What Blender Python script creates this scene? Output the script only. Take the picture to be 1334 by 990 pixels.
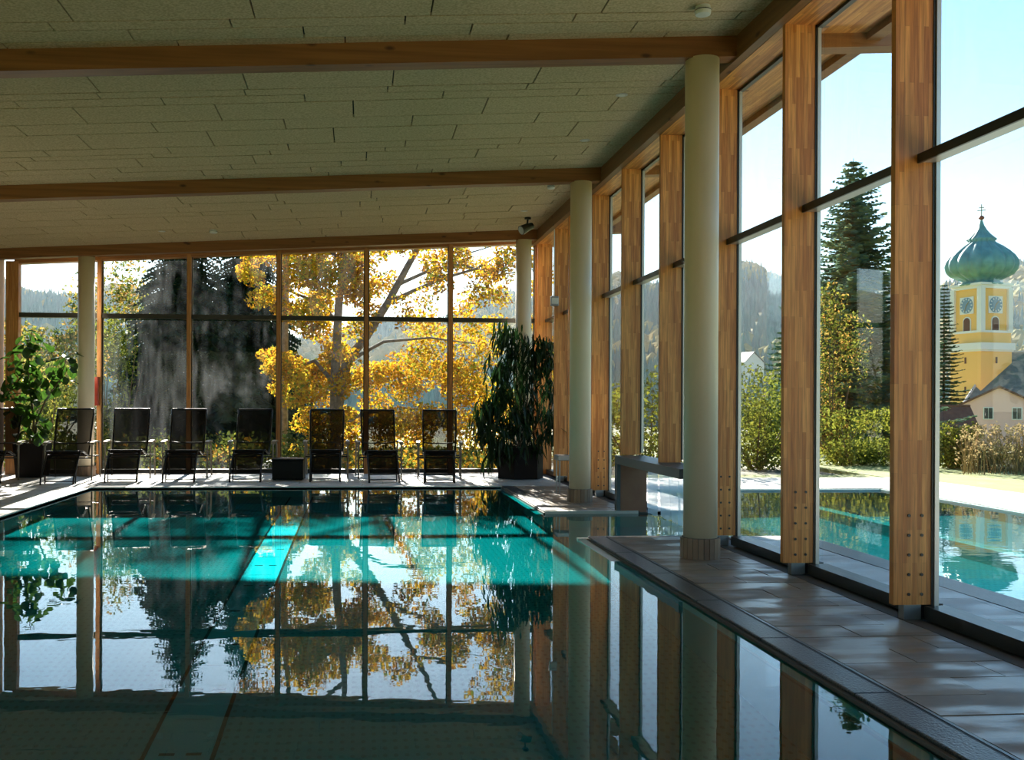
import bpy, bmesh, math, random
from math import sin, cos, pi, radians as R
from mathutils import Vector, Matrix

S = bpy.context.scene
for o in list(bpy.data.objects):
    bpy.data.objects.remove(o)
COL = S.collection

# ------------------------------------------------------------------ camera
EYE = Vector((0, 0, 1.2)); F_PX = 1283.0; PX, PY = 581.8, 524.2; YAW = .0881; ROLL = .0046
FW = Vector((sin(YAW), cos(YAW), 0)); R0 = Vector((cos(YAW), -sin(YAW), 0)); U0 = Vector((0, 0, 1))
RT = cos(ROLL) * R0 + sin(ROLL) * U0
UP = cos(ROLL) * U0 - sin(ROLL) * R0
cam = bpy.data.cameras.new('camera'); cam.sensor_width = 36; cam.sensor_fit = 'HORIZONTAL'
cam.lens = F_PX / 1334 * 36
cam.shift_x = (667 - PX) / 1334; cam.shift_y = (PY - 495) / 1334
cam.clip_end = 3000
co = bpy.data.objects.new('camera', cam); COL.objects.link(co)
M = Matrix((RT, UP, -FW)).transposed().to_4x4(); M.translation = EYE
co.matrix_world = M
S.camera = co

# ------------------------------------------------------------------ light
SUN_EL, SUN_AZ = R(25.8), R(-2.5)
SUN_DIR = Vector((sin(SUN_AZ) * cos(SUN_EL), cos(SUN_AZ) * cos(SUN_EL), sin(SUN_EL)))
wd = bpy.data.worlds.new('sky'); S.world = wd; wd.use_nodes = True
wn = wd.node_tree; bg = wn.nodes['Background']
sky = wn.nodes.new('ShaderNodeTexSky'); sky.sky_type = 'NISHITA'
sky.sun_disc = False; sky.sun_elevation = SUN_EL; sky.sun_rotation = SUN_AZ
sky.air_density = 1.0; sky.dust_density = 0.2; sky.ozone_density = 1.0; sky.altitude = 500
hs = wn.nodes.new('ShaderNodeHueSaturation'); hs.inputs['Hue'].default_value = .49; hs.inputs['Saturation'].default_value = 1.2; wn.links.new(sky.outputs[0], hs.inputs['Color']); wn.links.new(hs.outputs[0], bg.inputs[0]); bg.inputs[1].default_value = 0.12
sl = bpy.data.lights.new('sun', 'SUN'); sl.energy = 11.0; sl.angle = R(0.7); sl.color = (1, .93, .82)
sl.cycles.is_caustics_light = True
so = bpy.data.objects.new('sun', sl); COL.objects.link(so)
so.rotation_euler = SUN_DIR.to_track_quat('Z', 'Y').to_euler()
vs = S.view_settings
vs.view_transform = 'Standard'; vs.look = 'None'; vs.gamma = 1; vs.use_curve_mapping = False
vs.exposure = 1.3
cy = S.cycles
cy.max_bounces = 10; cy.diffuse_bounces = 5; cy.glossy_bounces = 5; cy.transmission_bounces = 8
cy.transparent_max_bounces = 24; cy.caustics_reflective = False; cy.caustics_refractive = True
cy.blur_glossy = .3; cy.sample_clamp_indirect = 6

# ------------------------------------------------------------------ helpers
def at(x, y, d):                      # the point seen at pixel x, y at depth d metres
    a, b = x - PX, y - PY
    u = cos(ROLL) * a + sin(ROLL) * b; v = -sin(ROLL) * a + cos(ROLL) * b
    return EYE + (FW + R0 * (u / F_PX) - U0 * (v / F_PX)) * d
def atY(x, y, Y):
    v = at(x, y, 1) - EYE
    return EYE + v * (Y / v.y)

class MB:
    def __init__(s): s.v = []; s.f = []; s.m = []
    def add(s, vs, fs, mi=0):
        b = len(s.v); s.v += [tuple(v) for v in vs]; s.f += [tuple(b + i for i in f) for f in fs]; s.m += [mi] * len(fs); return s
    def box(s, x0, x1, y0, y1, z0, z1, mi=0, zs=0.0):     # zs: slope of z along x
        P = [(x, y, z + zs * x) for z in (z0, z1) for y in (y0, y1) for x in (x0, x1)]
        return s.add(P, [(0, 2, 3, 1), (4, 5, 7, 6), (0, 1, 5, 4), (2, 6, 7, 3), (0, 4, 6, 2), (1, 3, 7, 5)], mi)
    def tube(s, pts, r, n=8, mi=0, cap=True):
        pts = [Vector(p) for p in pts]; k = len(pts)
        rs = r if isinstance(r, (list, tuple)) else [r] * k
        t0 = (pts[1] - pts[0]).normalized()
        ref = Vector((0, 0, 1)) if abs(t0.z) < .9 else Vector((1, 0, 0))
        vs = []
        for i, p in enumerate(pts):
            t = (pts[min(i + 1, k - 1)] - pts[max(i - 1, 0)]).normalized()
            a = t.cross(ref).normalized(); b = t.cross(a)
            for j in range(n):
                an = 2 * pi * j / n
                vs.append(p + (a * cos(an) + b * sin(an)) * rs[i])
        fs = [(i * n + j, i * n + (j + 1) % n, (i + 1) * n + (j + 1) % n, (i + 1) * n + j) for i in range(k - 1) for j in range(n)]
        if cap: fs += [tuple(range(n)), tuple(range((k - 1) * n, k * n))]
        return s.add(vs, fs, mi)
    def lathe(s, prof, c, n=32, mi=0, rib=0, ribn=0):
        vs = []
        for r, z in prof:
            for j in range(n):
                a = 2 * pi * j / n
                rr = r * (1 + rib * abs(sin(a * ribn / 2))) if rib else r
                vs.append((c[0] + rr * cos(a), c[1] + rr * sin(a), c[2] + z))
        k = len(prof)
        fs = [(i * n + j, i * n + (j + 1) % n, (i + 1) * n + (j + 1) % n, (i + 1) * n + j) for i in range(k - 1) for j in range(n)]
        fs += [tuple(reversed(range(n))), tuple(range((k - 1) * n, k * n))]
        return s.add(vs, fs, mi)
    def prism(s, poly, z0, z1, mi=0):
        n = len(poly)
        vs = [(x, y, z0) for x, y in poly] + [(x, y, z1) for x, y in poly]
        return s.add(vs, [tuple(reversed(range(n))), tuple(range(n, 2 * n))] + [(i, (i + 1) % n, n + (i + 1) % n, n + i) for i in range(n)], mi)
    def mesh(s, name, mats, smooth=False):
        me = bpy.data.meshes.new(name); me.from_pydata(s.v, [], s.f)
        for m in (mats if isinstance(mats, (list, tuple)) else [mats]): me.materials.append(m)
        if len(me.materials) > 1: me.polygons.foreach_set('material_index', s.m)
        if smooth: me.polygons.foreach_set('use_smooth', [True] * len(s.f))
        me.update(); return me
    def build(s, name, mats, parent=None, smooth=False, fix=False):
        me = s.mesh(name, mats, smooth)
        if fix:
            bm = bmesh.new(); bm.from_mesh(me); bmesh.ops.recalc_face_normals(bm, faces=bm.faces); bm.to_mesh(me); bm.free()
        return link(name, me, parent)
def link(name, data, parent=None):
    o = bpy.data.objects.new(name, data); COL.objects.link(o)
    if parent: o.parent = parent
    return o
def tag(o, label=None, cat=None, group=None, kind=None):
    if label: o['label'] = label
    if cat: o['category'] = cat
    if group: o['group'] = group
    if kind: o['kind'] = kind
    return o
def thing(name, label, cat, loc=(0, 0, 0), rz=0, group=None, kind=None):
    o = bpy.data.objects.new(name, None); COL.objects.link(o); o.location = loc; o.rotation_euler = (0, 0, rz)
    o.empty_display_size = .1
    return tag(o, label, cat, group, kind)
def bevel(o, w=.004, seg=2):
    m = o.modifiers.new('bevel', 'BEVEL'); m.width = w; m.segments = seg; m.limit_method = 'ANGLE'; return o
def copy_tree(o, parent=None):
    c = o.copy(); COL.objects.link(c)
    if parent: c.parent = parent
    for ch in list(o.children): copy_tree(ch, c)
    return c

# ------------------------------------------------------------------ materials
def newmat(n):
    m = bpy.data.materials.new(n); m.use_nodes = True; nt = m.node_tree; nt.nodes.clear()
    out = nt.nodes.new('ShaderNodeOutputMaterial'); return m, nt, out
def N(nt, t, **kw):
    n = nt.nodes.new('ShaderNode' + t)
    for k, v in kw.items():
        if k in n.inputs: n.inputs[k].default_value = v
        else: setattr(n, k, v)
    return n
def c4(c): return (c[0], c[1], c[2], 1)
def coords(nt, order='xyz', scale=(1, 1, 1)):
    tc = N(nt, 'TexCoord'); sp = N(nt, 'SeparateXYZ'); cb = N(nt, 'CombineXYZ'); nt.links.new(tc.outputs['Object'], sp.inputs[0])
    for i, a in enumerate(order):
        m = N(nt, 'Math', operation='MULTIPLY'); m.inputs[1].default_value = scale[i]
        nt.links.new(sp.outputs['xyz'.index(a)], m.inputs[0]); nt.links.new(m.outputs[0], cb.inputs[i])
    return cb.outputs[0]
def plain(name, c, rough=.6, metal=0, c2=None, nscale=6, bump=0, spec=.5, order='xyz', scale=(1, 1, 1), detail=4):
    m, nt, out = newmat(name)
    p = N(nt, 'BsdfPrincipled'); p.inputs['Roughness'].default_value = rough; p.inputs['Metallic'].default_value = metal
    p.inputs['Specular IOR Level'].default_value = spec
    p.inputs['Base Color'].default_value = c4(c)
    if c2 or bump:
        nz = N(nt, 'TexNoise'); nz.inputs['Scale'].default_value = nscale; nz.inputs['Detail'].default_value = detail
        nt.links.new(coords(nt, order, scale), nz.inputs['Vector'])
        if c2:
            rp = N(nt, 'ValToRGB'); rp.color_ramp.elements[0].position = .35; rp.color_ramp.elements[1].position = .65
            rp.color_ramp.elements[0].color = c4(c); rp.color_ramp.elements[1].color = c4(c2)
            nt.links.new(nz.outputs[0], rp.inputs[0]); nt.links.new(rp.outputs[0], p.inputs['Base Color'])
        if bump:
            b = N(nt, 'Bump'); b.inputs['Strength'].default_value = bump; b.inputs['Distance'].default_value = .01
            nt.links.new(nz.outputs[0], b.inputs['Height']); nt.links.new(b.outputs[0], p.inputs['Normal'])
    nt.links.new(p.outputs[0], out.inputs[0]); return m
def glulam(name, order, c1, c2, w=.5, h=.028, rough=.45):   # staves: order[0] along the grain, order[1] across
    m, nt, out = newmat(name)
    v = coords(nt, order)
    br = N(nt, 'TexBrick'); br.offset = .37; br.inputs['Color1'].default_value = c4(c1); br.inputs['Color2'].default_value = c4(c2)
    br.inputs['Mortar'].default_value = c4([(a + b) * .3 for a, b in zip(c1, c2)]); br.inputs['Mortar Size'].default_value = .0006
    br.inputs['Brick Width'].default_value = w; br.inputs['Row Height'].default_value = h; br.inputs['Scale'].default_value = 1
    nt.links.new(v, br.inputs['Vector'])
    mp = N(nt, 'Mapping'); mp.inputs['Scale'].default_value = (2.2, 45, 8); nt.links.new(v, mp.inputs[0])
    nz = N(nt, 'TexNoise'); nz.inputs['Scale'].default_value = 1.6; nz.inputs['Detail'].default_value = 5; nz.inputs['Distortion'].default_value = .6
    nt.links.new(mp.outputs[0], nz.inputs['Vector'])
    rp = N(nt, 'ValToRGB'); rp.color_ramp.elements[0].position = .3; rp.color_ramp.elements[1].position = .7
    rp.color_ramp.elements[0].color = (.62, .55, .5, 1); rp.color_ramp.elements[1].color = (1.1, 1.1, 1.1, 1)
    nt.links.new(nz.outputs[0], rp.inputs[0])
    mx = N(nt, 'MixRGB', blend_type='MULTIPLY'); mx.inputs[0].default_value = 1
    nt.links.new(br.outputs[0], mx.inputs[1]); nt.links.new(rp.outputs[0], mx.inputs[2])
    p = N(nt, 'BsdfPrincipled'); p.inputs['Roughness'].default_value = rough
    nt.links.new(mx.outputs[0], p.inputs['Base Color']); nt.links.new(p.outputs[0], out.inputs[0]); return m
def beamwood(name, order, c1, c2):           # solid timber with long grain and knots
    m, nt, out = newmat(name)
    v = coords(nt, order)
    mp = N(nt, 'Mapping'); mp.inputs['Scale'].default_value = (.5, 14, 14); nt.links.new(v, mp.inputs[0])
    nz = N(nt, 'TexNoise'); nz.inputs['Scale'].default_value = 2; nz.inputs['Detail'].default_value = 6; nt.links.new(mp.outputs[0], nz.inputs['Vector'])
    rp = N(nt, 'ValToRGB'); rp.color_ramp.elements[0].position = .3; rp.color_ramp.elements[1].position = .7
    rp.color_ramp.elements[0].color = c4(c1); rp.color_ramp.elements[1].color = c4(c2); nt.links.new(nz.outputs[0], rp.inputs[0])
    mk = N(nt, 'Mapping'); mk.inputs['Scale'].default_value = (3, 7, 7); nt.links.new(v, mk.inputs[0])
    vo = N(nt, 'TexVoronoi'); vo.inputs['Scale'].default_value = 1; nt.links.new(mk.outputs[0], vo.inputs['Vector'])
    kr = N(nt, 'ValToRGB'); kr.color_ramp.elements[0].position = .06; kr.color_ramp.elements[1].position = .16
    kr.color_ramp.elements[0].color = (.25, .15, .1, 1); kr.color_ramp.elements[1].color = (1, 1, 1, 1); nt.links.new(vo.outputs['Distance'], kr.inputs[0])
    mx = N(nt, 'MixRGB', blend_type='MULTIPLY'); mx.inputs[0].default_value = 1
    nt.links.new(rp.outputs[0], mx.inputs[1]); nt.links.new(kr.outputs[0], mx.inputs[2])
    p = N(nt, 'BsdfPrincipled'); p.inputs['Roughness'].default_value = .5
    nt.links.new(mx.outputs[0], p.inputs['Base Color']); nt.links.new(p.outputs[0], out.inputs[0]); return m
def glassmat(name, tint=(.97, .985, .98), dirt=0.0, seed=0, f0=.028):
    m, nt, out = newmat(name)
    t = N(nt, 'BsdfTransparent'); t.inputs[0].default_value = c4(tint)
    g = N(nt, 'BsdfGlossy'); g.inputs['Roughness'].default_value = 0.0
    lw = N(nt, 'LayerWeight'); lw.inputs[0].default_value = .5
    pw = N(nt, 'Math', operation='POWER'); pw.inputs[1].default_value = 5; nt.links.new(lw.outputs['Facing'], pw.inputs[0])
    ma = N(nt, 'Math', operation='MULTIPLY_ADD'); ma.inputs[1].default_value = .9; ma.inputs[2].default_value = f0; nt.links.new(pw.outputs[0], ma.inputs[0])
    mx = N(nt, 'MixShader'); nt.links.new(ma.outputs[0], mx.inputs[0]); nt.links.new(t.outputs[0], mx.inputs[1]); nt.links.new(g.outputs[0], mx.inputs[2])
    last = mx
    if dirt:
        d = N(nt, 'BsdfTranslucent'); d.inputs[0].default_value = (.9, .95, 1, 1)
        v = coords(nt, 'xyz'); mp = N(nt, 'Mapping'); mp.inputs['Scale'].default_value = (6, 1, 1.0); mp.inputs['Location'].default_value = (seed, seed * 1.7, seed); nt.links.new(v, mp.inputs[0])
        nz = N(nt, 'TexNoise'); nz.inputs['Scale'].default_value = 1.3; nz.inputs['Detail'].default_value = 4; nt.links.new(mp.outputs[0], nz.inputs['Vector'])
        rp = N(nt, 'MapRange'); rp.inputs[1].default_value = .35; rp.inputs[2].default_value = .75; rp.inputs[3].default_value = 0; rp.inputs[4].default_value = dirt
        nt.links.new(nz.outputs[0], rp.inputs[0])
        vo = N(nt, 'TexVoronoi'); vo.inputs['Scale'].default_value = 9; nt.links.new(v, vo.inputs['Vector'])
        sp = N(nt, 'MapRange'); sp.inputs[1].default_value = .05; sp.inputs[2].default_value = .09; sp.inputs[3].default_value = dirt * 3; sp.inputs[4].default_value = 0
        nt.links.new(vo.outputs['Distance'], sp.inputs[0])
        ad = N(nt, 'Math', operation='ADD'); nt.links.new(rp.outputs[0], ad.inputs[0]); nt.links.new(sp.outputs[0], ad.inputs[1])
        m2 = N(nt, 'MixShader'); nt.links.new(ad.outputs[0], m2.inputs[0]); nt.links.new(mx.outputs[0], m2.inputs[1]); nt.links.new(d.outputs[0], m2.inputs[2]); last = m2
    nt.links.new(last.outputs[0], out.inputs[0]); return m
def watermat(name, tint, bstr=.02):
    m, nt, out = newmat(name)
    p = N(nt, 'BsdfPrincipled'); p.inputs['Base Color'].default_value = c4(tint); p.inputs['IOR'].default_value = 1.333
    p.inputs['Roughness'].default_value = 0; p.inputs['Transmission Weight'].default_value = 1
    v = coords(nt, 'xyz'); mp = N(nt, 'Mapping'); mp.inputs['Scale'].default_value = (1.4, 2.4, 1); nt.links.new(v, mp.inputs[0])
    nz = N(nt, 'TexNoise'); nz.inputs['Scale'].default_value = 2.0; nz.inputs['Detail'].default_value = 2.5; nt.links.new(mp.outputs[0], nz.inputs['Vector'])
    b = N(nt, 'Bump'); b.inputs['Strength'].default_value = bstr; b.inputs['Distance'].default_value = .1; nt.links.new(nz.outputs[0], b.inputs['Height'])
    nt.links.new(b.outputs[0], p.inputs['Normal']); nt.links.new(p.outputs[0], out.inputs[0]); return m
def leafmat(name, c, tr=.45, c2=None, rough=.5, gloss=0.0, ns=1.5):
    m, nt, out = newmat(name)
    d = N(nt, 'BsdfDiffuse'); t = N(nt, 'BsdfTranslucent'); mx = N(nt, 'MixShader'); mx.inputs[0].default_value = tr
    if c2:
        nz = N(nt, 'TexNoise'); nz.inputs['Scale'].default_value = ns; nz.inputs['Detail'].default_value = 3; nt.links.new(coords(nt), nz.inputs['Vector'])
        rp = N(nt, 'ValToRGB'); rp.color_ramp.elements[0].position = .38; rp.color_ramp.elements[1].position = .62
        rp.color_ramp.elements[0].color = c4(c); rp.color_ramp.elements[1].color = c4(c2); nt.links.new(nz.outputs[0], rp.inputs[0])
        nt.links.new(rp.outputs[0], d.inputs[0]); nt.links.new(rp.outputs[0], t.inputs[0])
    else:
        d.inputs[0].default_value = c4(c); t.inputs[0].default_value = c4(c)
    nt.links.new(d.outputs[0], mx.inputs[1]); nt.links.new(t.outputs[0], mx.inputs[2]); last = mx
    if gloss:
        g = N(nt, 'BsdfGlossy'); g.inputs['Roughness'].default_value = .35; m2 = N(nt, 'MixShader'); m2.inputs[0].default_value = gloss
        nt.links.new(mx.outputs[0], m2.inputs[1]); nt.links.new(g.outputs[0], m2.inputs[2]); last = m2
    nt.links.new(last.outputs[0], out.inputs[0]); return m
def meshfabric(name, c, open_=.12):             # woven sling one can partly see through
    m, nt, out = newmat(name)
    d = N(nt, 'BsdfDiffuse'); d.inputs[0].default_value = c4(c); t = N(nt, 'BsdfTransparent')
    mx = N(nt, 'MixShader'); mx.inputs[0].default_value = open_
    nt.links.new(d.outputs[0], mx.inputs[1]); nt.links.new(t.outputs[0], mx.inputs[2]); nt.links.new(mx.outputs[0], out.inputs[0]); return m
def tilemat(name, c, c2, rough=(.25, .6), wet=1.0):
    m, nt, out = newmat(name)
    tc = N(nt, 'TexCoord'); ge = N(nt, 'NewGeometry'); oi = N(nt, 'ObjectInfo')
    nz = N(nt, 'TexNoise'); nz.inputs['Scale'].default_value = 3.5; nz.inputs['Detail'].default_value = 6; nt.links.new(ge.outputs['Position'], nz.inputs['Vector'])
    ad = N(nt, 'Math', operation='MULTIPLY_ADD'); ad.inputs[1].default_value = .35; nt.links.new(oi.outputs['Random'], ad.inputs[0]); nt.links.new(nz.outputs[0], ad.inputs[2])
    rp = N(nt, 'ValToRGB'); rp.color_ramp.elements[0].position = .4; rp.color_ramp.elements[1].position = .9
    rp.color_ramp.elements[0].color = c4(c); rp.color_ramp.elements[1].color = c4(c2); nt.links.new(ad.outputs[0], rp.inputs[0])
    n2 = N(nt, 'TexNoise'); n2.inputs['Scale'].default_value = 2.2; n2.inputs['Detail'].default_value = 3
    mp = N(nt, 'Mapping'); mp.inputs['Scale'].default_value = (1, 2.2, 1); nt.links.new(ge.outputs['Position'], mp.inputs[0]); nt.links.new(mp.outputs[0], n2.inputs['Vector'])
    mr = N(nt, 'MapRange'); mr.inputs[1].default_value = .42; mr.inputs[2].default_value = .58; mr.inputs[3].default_value = rough[0]; mr.inputs[4].default_value = rough[1]
    nt.links.new(n2.outputs[0], mr.inputs[0])
    n3 = N(nt, 'TexNoise'); n3.inputs['Scale'].default_value = 60; nt.links.new(ge.outputs['Position'], n3.inputs['Vector'])
    b = N(nt, 'Bump'); b.inputs['Strength'].default_value = .12; b.inputs['Distance'].default_value = .004; nt.links.new(n3.outputs[0], b.inputs['Height'])
    p = N(nt, 'BsdfPrincipled'); nt.links.new(rp.outputs[0], p.inputs['Base Color']); nt.links.new(mr.outputs[0], p.inputs['Roughness']); nt.links.new(b.outputs[0], p.inputs['Normal'])
    nt.links.new(p.outputs[0], out.inputs[0]); return m
def poolmat(name, c, c2, pitch=.05, dots=True):   # pressed steel pan with rows of dimples
    m, nt, out = newmat(name)
    p = N(nt, 'BsdfPrincipled'); p.inputs['Roughness'].default_value = .5; p.inputs['Base Color'].default_value = c4(c)
    if dots:
        tc = N(nt, 'TexCoord'); sp = N(nt, 'SeparateXYZ'); nt.links.new(tc.outputs['Object'], sp.inputs[0])
        sq = []
        for i, pt in ((0, pitch), (1, pitch * 1.6)):
            dv = N(nt, 'Math', operation='DIVIDE'); dv.inputs[1].default_value = pt; nt.links.new(sp.outputs[i], dv.inputs[0])
            fr = N(nt, 'Math', operation='FRACT'); nt.links.new(dv.outputs[0], fr.inputs[0])
            su = N(nt, 'Math', operation='SUBTRACT'); su.inputs[1].default_value = .5; nt.links.new(fr.outputs[0], su.inputs[0])
            pw = N(nt, 'Math', operation='MULTIPLY'); nt.links.new(su.outputs[0], pw.inputs[0]); nt.links.new(su.outputs[0], pw.inputs[1]); sq.append(pw)
        ad = N(nt, 'Math', operation='ADD'); nt.links.new(sq[0].outputs[0], ad.inputs[0]); nt.links.new(sq[1].outputs[0], ad.inputs[1])
        lt = N(nt, 'MapRange'); lt.inputs[1].default_value = .035; lt.inputs[2].default_value = .06; nt.links.new(ad.outputs[0], lt.inputs[0])
        mx = N(nt, 'MixRGB'); mx.inputs[1].default_value = c4(c2); mx.inputs[2].default_value = c4(c); nt.links.new(lt.outputs[0], mx.inputs[0])
        nt.links.new(mx.outputs[0], p.inputs['Base Color'])
    nt.links.new(p.outputs[0], out.inputs[0]); return m

W1, W2 = (.56, .19, .036), (.88, .40, .105)
MT = dict(
    fin=glulam('wood_fin', 'zxy', W1, W2), soffit=glulam('wood_soffit', 'yxz', W1, W2),
    header=beamwood('wood_header', 'yzx', (.15, .065, .022), (.24, .11, .04)),
    beam=beamwood('wood_beam', 'xzy', (.17, .060, .013), (.29, .115, .03)),
    far=glulam('wood_far', 'zxy', (.5, .2, .05), (.62, .3, .1)), farh=glulam('wood_far_head', 'xzy', (.42, .16, .05), (.5, .22, .08)),
    panel=plain('wood_wool_panel', (.47, .345, .19), .95, c2=(.69, .53, .32), nscale=55, bump=.3, detail=6),
    joint=plain('ceiling_joint', (.03, .028, .02), .9),
    column=plain('cream_column', (.86, .73, .55), .45, c2=(.83, .70, .52), nscale=2),
    coltile=tilemat('column_tile', (.19, .12, .08), (.34, .23, .155), (.4, .6)),
    plaster=plain('cream_plaster', (.72, .68, .56), .8, c2=(.68, .64, .52), nscale=3),
    dark=plain('dark_aluminium', (.035, .033, .03), .35, .3), alu=plain('light_aluminium', (.55, .53, .49), .35, .6),
    steel=plain('grey_steel', (.30, .32, .33), .35, .8), frame=plain('dark_grey_frame', (.06, .075, .08), .4),
    brown=plain('brown_panel', (.26, .10, .055), .6, c2=(.31, .13, .07), nscale=5),
    tile=tilemat('stone_tile', (.17, .11, .068), (.30, .215, .145), (.30, .6)), fartile=tilemat('pale_stone_tile', (.50, .47, .43), (.60, .57, .53), (.35, .6)),
    mortar=plain('dark_mortar', (.10, .09, .08), .9), granite=plain('wet_granite', (.018, .020, .024), .32, c2=(.045, .05, .056), nscale=90, bump=.35, detail=2),
    rim=plain('pale_rim', (.55, .56, .50), .35),
    pan=poolmat('pool_pan', (.20, .37, .36), (.12, .24, .235)), opan=poolmat('outdoor_pan', (.17, .30, .32), (.10, .19, .21)), panwall=poolmat('pool_wall', (.40, .58, .55), (.4, .5, .5), dots=False),
    chan=plain('channel_steel', (.30, .41, .44), .4, .2), slot=plain('black_slot', (.01, .012, .012), .6),
    glass=glassmat('clear_glass'), glassd=[glassmat('hazy_glass_%d' % i, dirt=d, seed=i * 3.1, f0=.010) for i, d in enumerate((.004, .011, .013, .005, .003, .003))],
    water=watermat('pool_water', (.004, .46, .50), .005), owater=watermat('outdoor_water', (.02, .55, .62), .010),
    sling=meshfabric('dark_sling', (.017, .012, .009), .13), sling2=meshfabric('dark_foot_sling', (.017, .012, .009), .04), chairm=plain('bronze_tube', (.02, .016, .012), .35, .5), armm=plain('taupe_arm', (.26, .21, .15), .4, .3),
    black=plain('black_panel', (.003, .003, .003), .4, spec=.12), pot=plain('brown_black_pot', (.010, .007, .006), .6, spec=.15), soil=plain('soil', (.03, .02, .013), .95),
    fig=leafmat('fig_leaf', (.022, .065, .008), .42, (.055, .125, .014), gloss=.05, ns=4), bark=plain('bark', (.10, .065, .04), .9, c2=(.16, .11, .07), nscale=12, bump=.5),
    thin=leafmat('slender_leaf', (.008, .026, .007), .25, (.016, .045, .010), gloss=.03, ns=5), 
    white=plain('white_plastic', (.7, .7, .66), .4), red=plain('red_box', (.35, .03, .015), .4),
    pvc=None,
    oak1=leafmat('oak_gold', (.66, .38, .018), .5, (.58, .44, .035)), oak2=leafmat('oak_orange', (.46, .20, .018), .45, (.55, .30, .02)), oak3=leafmat('oak_brown', (.20, .085, .02), .35, (.34, .16, .025)), oak4=leafmat('oak_green', (.22, .26, .025), .45),
    oakbark=plain('grey_bark', (.12, .10, .08), .9, c2=(.24, .20, .16), nscale=9, bump=.5),
    needle=leafmat('spruce_needle', (.020, .045, .025), .2, (.035, .07, .035)), needle3=leafmat('fir_needle_light', (.13, .20, .11), .35, (.17, .20, .08)), needle2=leafmat('fir_needle', (.07, .14, .11), .35, (.11, .18, .12)),
    bushy=leafmat('shrub_yellow_green', (.28, .28, .04), .4, (.17, .20, .035)), bushg=leafmat('shrub_green', (.055, .08, .018), .35, (.13, .15, .03)),
    busho=leafmat('shrub_orange', (.42, .22, .05), .45, (.34, .26, .07)), reed=leafmat('dry_reed', (.30, .25, .12), .4, (.36, .24, .12)),
    grass=plain('grass', (.16, .21, .05), .9, c2=(.26, .27, .08), nscale=2), soil2=plain('garden_soil', (.045, .05, .02), .9, c2=(.20, .18, .13), nscale=1.2),
    deck=tilemat('outdoor_stone', (.55, .53, .48), (.68, .66, .61), (.4, .7)),
    hill=plain('hill_soil', (.10, .13, .06), .95, c2=(.20, .18, .09), nscale=.02), hillt=leafmat('hazed_hill_conifer', (.16, .25, .25), .35, (.20, .29, .27), ns=.02),  # conifers pale blue-green: distance haze painted into their colour
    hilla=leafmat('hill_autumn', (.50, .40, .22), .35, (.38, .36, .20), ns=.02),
    yellow=plain('church_yellow', (.86, .48, .14), .8), chwhite=plain('church_white', (.75, .72, .66), .8), copper=plain('verdigris_copper', (.09, .22, .23), .5, c2=(.15, .33, .32), nscale=1.2),
    rust=plain('rust_ball', (.20, .05, .03), .5), gold=plain('dull_gold', (.30, .24, .12), .4, .7), slate=plain('slate_roof', (.10, .12, .11), .6, c2=(.16, .18, .16), nscale=3),
    ridge=plain('pale_ridge', (.42, .42, .40), .7), pink=plain('pink_render', (.80, .47, .41), .85), barn=plain('brown_roof', (.12, .05, .035), .8, c2=(.17, .075, .05), nscale=6),
    louvre=plain('brown_louvre', (.12, .05, .03), .7), dial=plain('blue_dial', (.16, .26, .34), .5), pane=plain('dark_pane', (.04, .05, .055), .15),
)
m, nt, out = newmat('clear_strip')
_t = N(nt, 'BsdfTransparent'); _t.inputs[0].default_value = (.9, .95, .97, 1); _d = N(nt, 'BsdfTranslucent'); _d.inputs[0].default_value = (.85, .92, .97, 1); _e = N(nt, 'BsdfDiffuse'); _e.inputs[0].default_value = (.8, .88, .93, 1)
_a = N(nt, 'MixShader'); _b = N(nt, 'MixShader'); _b.inputs[0].default_value = .5; nt.links.new(_d.outputs[0], _b.inputs[1]); nt.links.new(_e.outputs[0], _b.inputs[2])
_a.inputs[0].default_value = .55; nt.links.new(_t.outputs[0], _a.inputs[1]); nt.links.new(_b.outputs[0], _a.inputs[2]); nt.links.new(_a.outputs[0], out.inputs[0]); MT['pvc'] = m

# ------------------------------------------------------------------ dimensions
YF = 16.64                                   # far glazing
XG = 3.22                                    # right glazing
FINY = [5.254 + 1.438 * k for k in range(-6, 7)] + [14.9]
ZC = lambda x: 3.895 + .055 * x              # underside of the ceiling panels
ZB = lambda x: 3.735 + .055 * x              # underside of the cross beams
PXL, PXR, PYN, PYF = -3.70, 2.03, 2.0, 14.05  # pool
CH0, CH1 = 8.72, 10.76                       # swim-out channel
WZ = -.03; PD = -1.12
rnd = random.Random(5)

# ------------------------------------------------------------------ setting: shell
fl = MB()
for b in ((-9, PXL, -6, 16.9), (PXL, PXR, -6, PYN), (PXL, PXR, PYF, 16.9), (PXR, 3.5, -6, CH0), (PXR, 3.5, CH1, 16.9)):
    fl.box(b[0], b[1], b[2], b[3], -.30, -.014)
floor = tag(fl.build('floor', MT['mortar']), kind='structure')
def tiles(x0, x1, y0, y1, lx, ly, mat, par, stag=.5, gap=.006, z=0.0):
    ny = max(1, round((y1 - y0) / ly)); ly = (y1 - y0) / ny
    for j in range(ny):
        off = (j % 2) * stag * lx; x = x0 - off
        while x < x1 - .01:
            a, b = max(x, x0), min(x + lx, x1)
            if b - a > .03:
                h = rnd.uniform(-.0015, .0015)
                MB().box(a + gap / 2, b - gap / 2, y0 + j * ly + gap / 2, y0 + (j + 1) * ly - gap / 2, -.014, z + h).build('tile', mat, par)
            x += lx
tiles(2.235, 3.02, 2.6, CH0 - .03, .62, .25, MT['tile'], floor, .42)
tiles(2.235, 3.02, CH1 + .03, PYF, .62, .42, MT['tile'], floor, .42)
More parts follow.
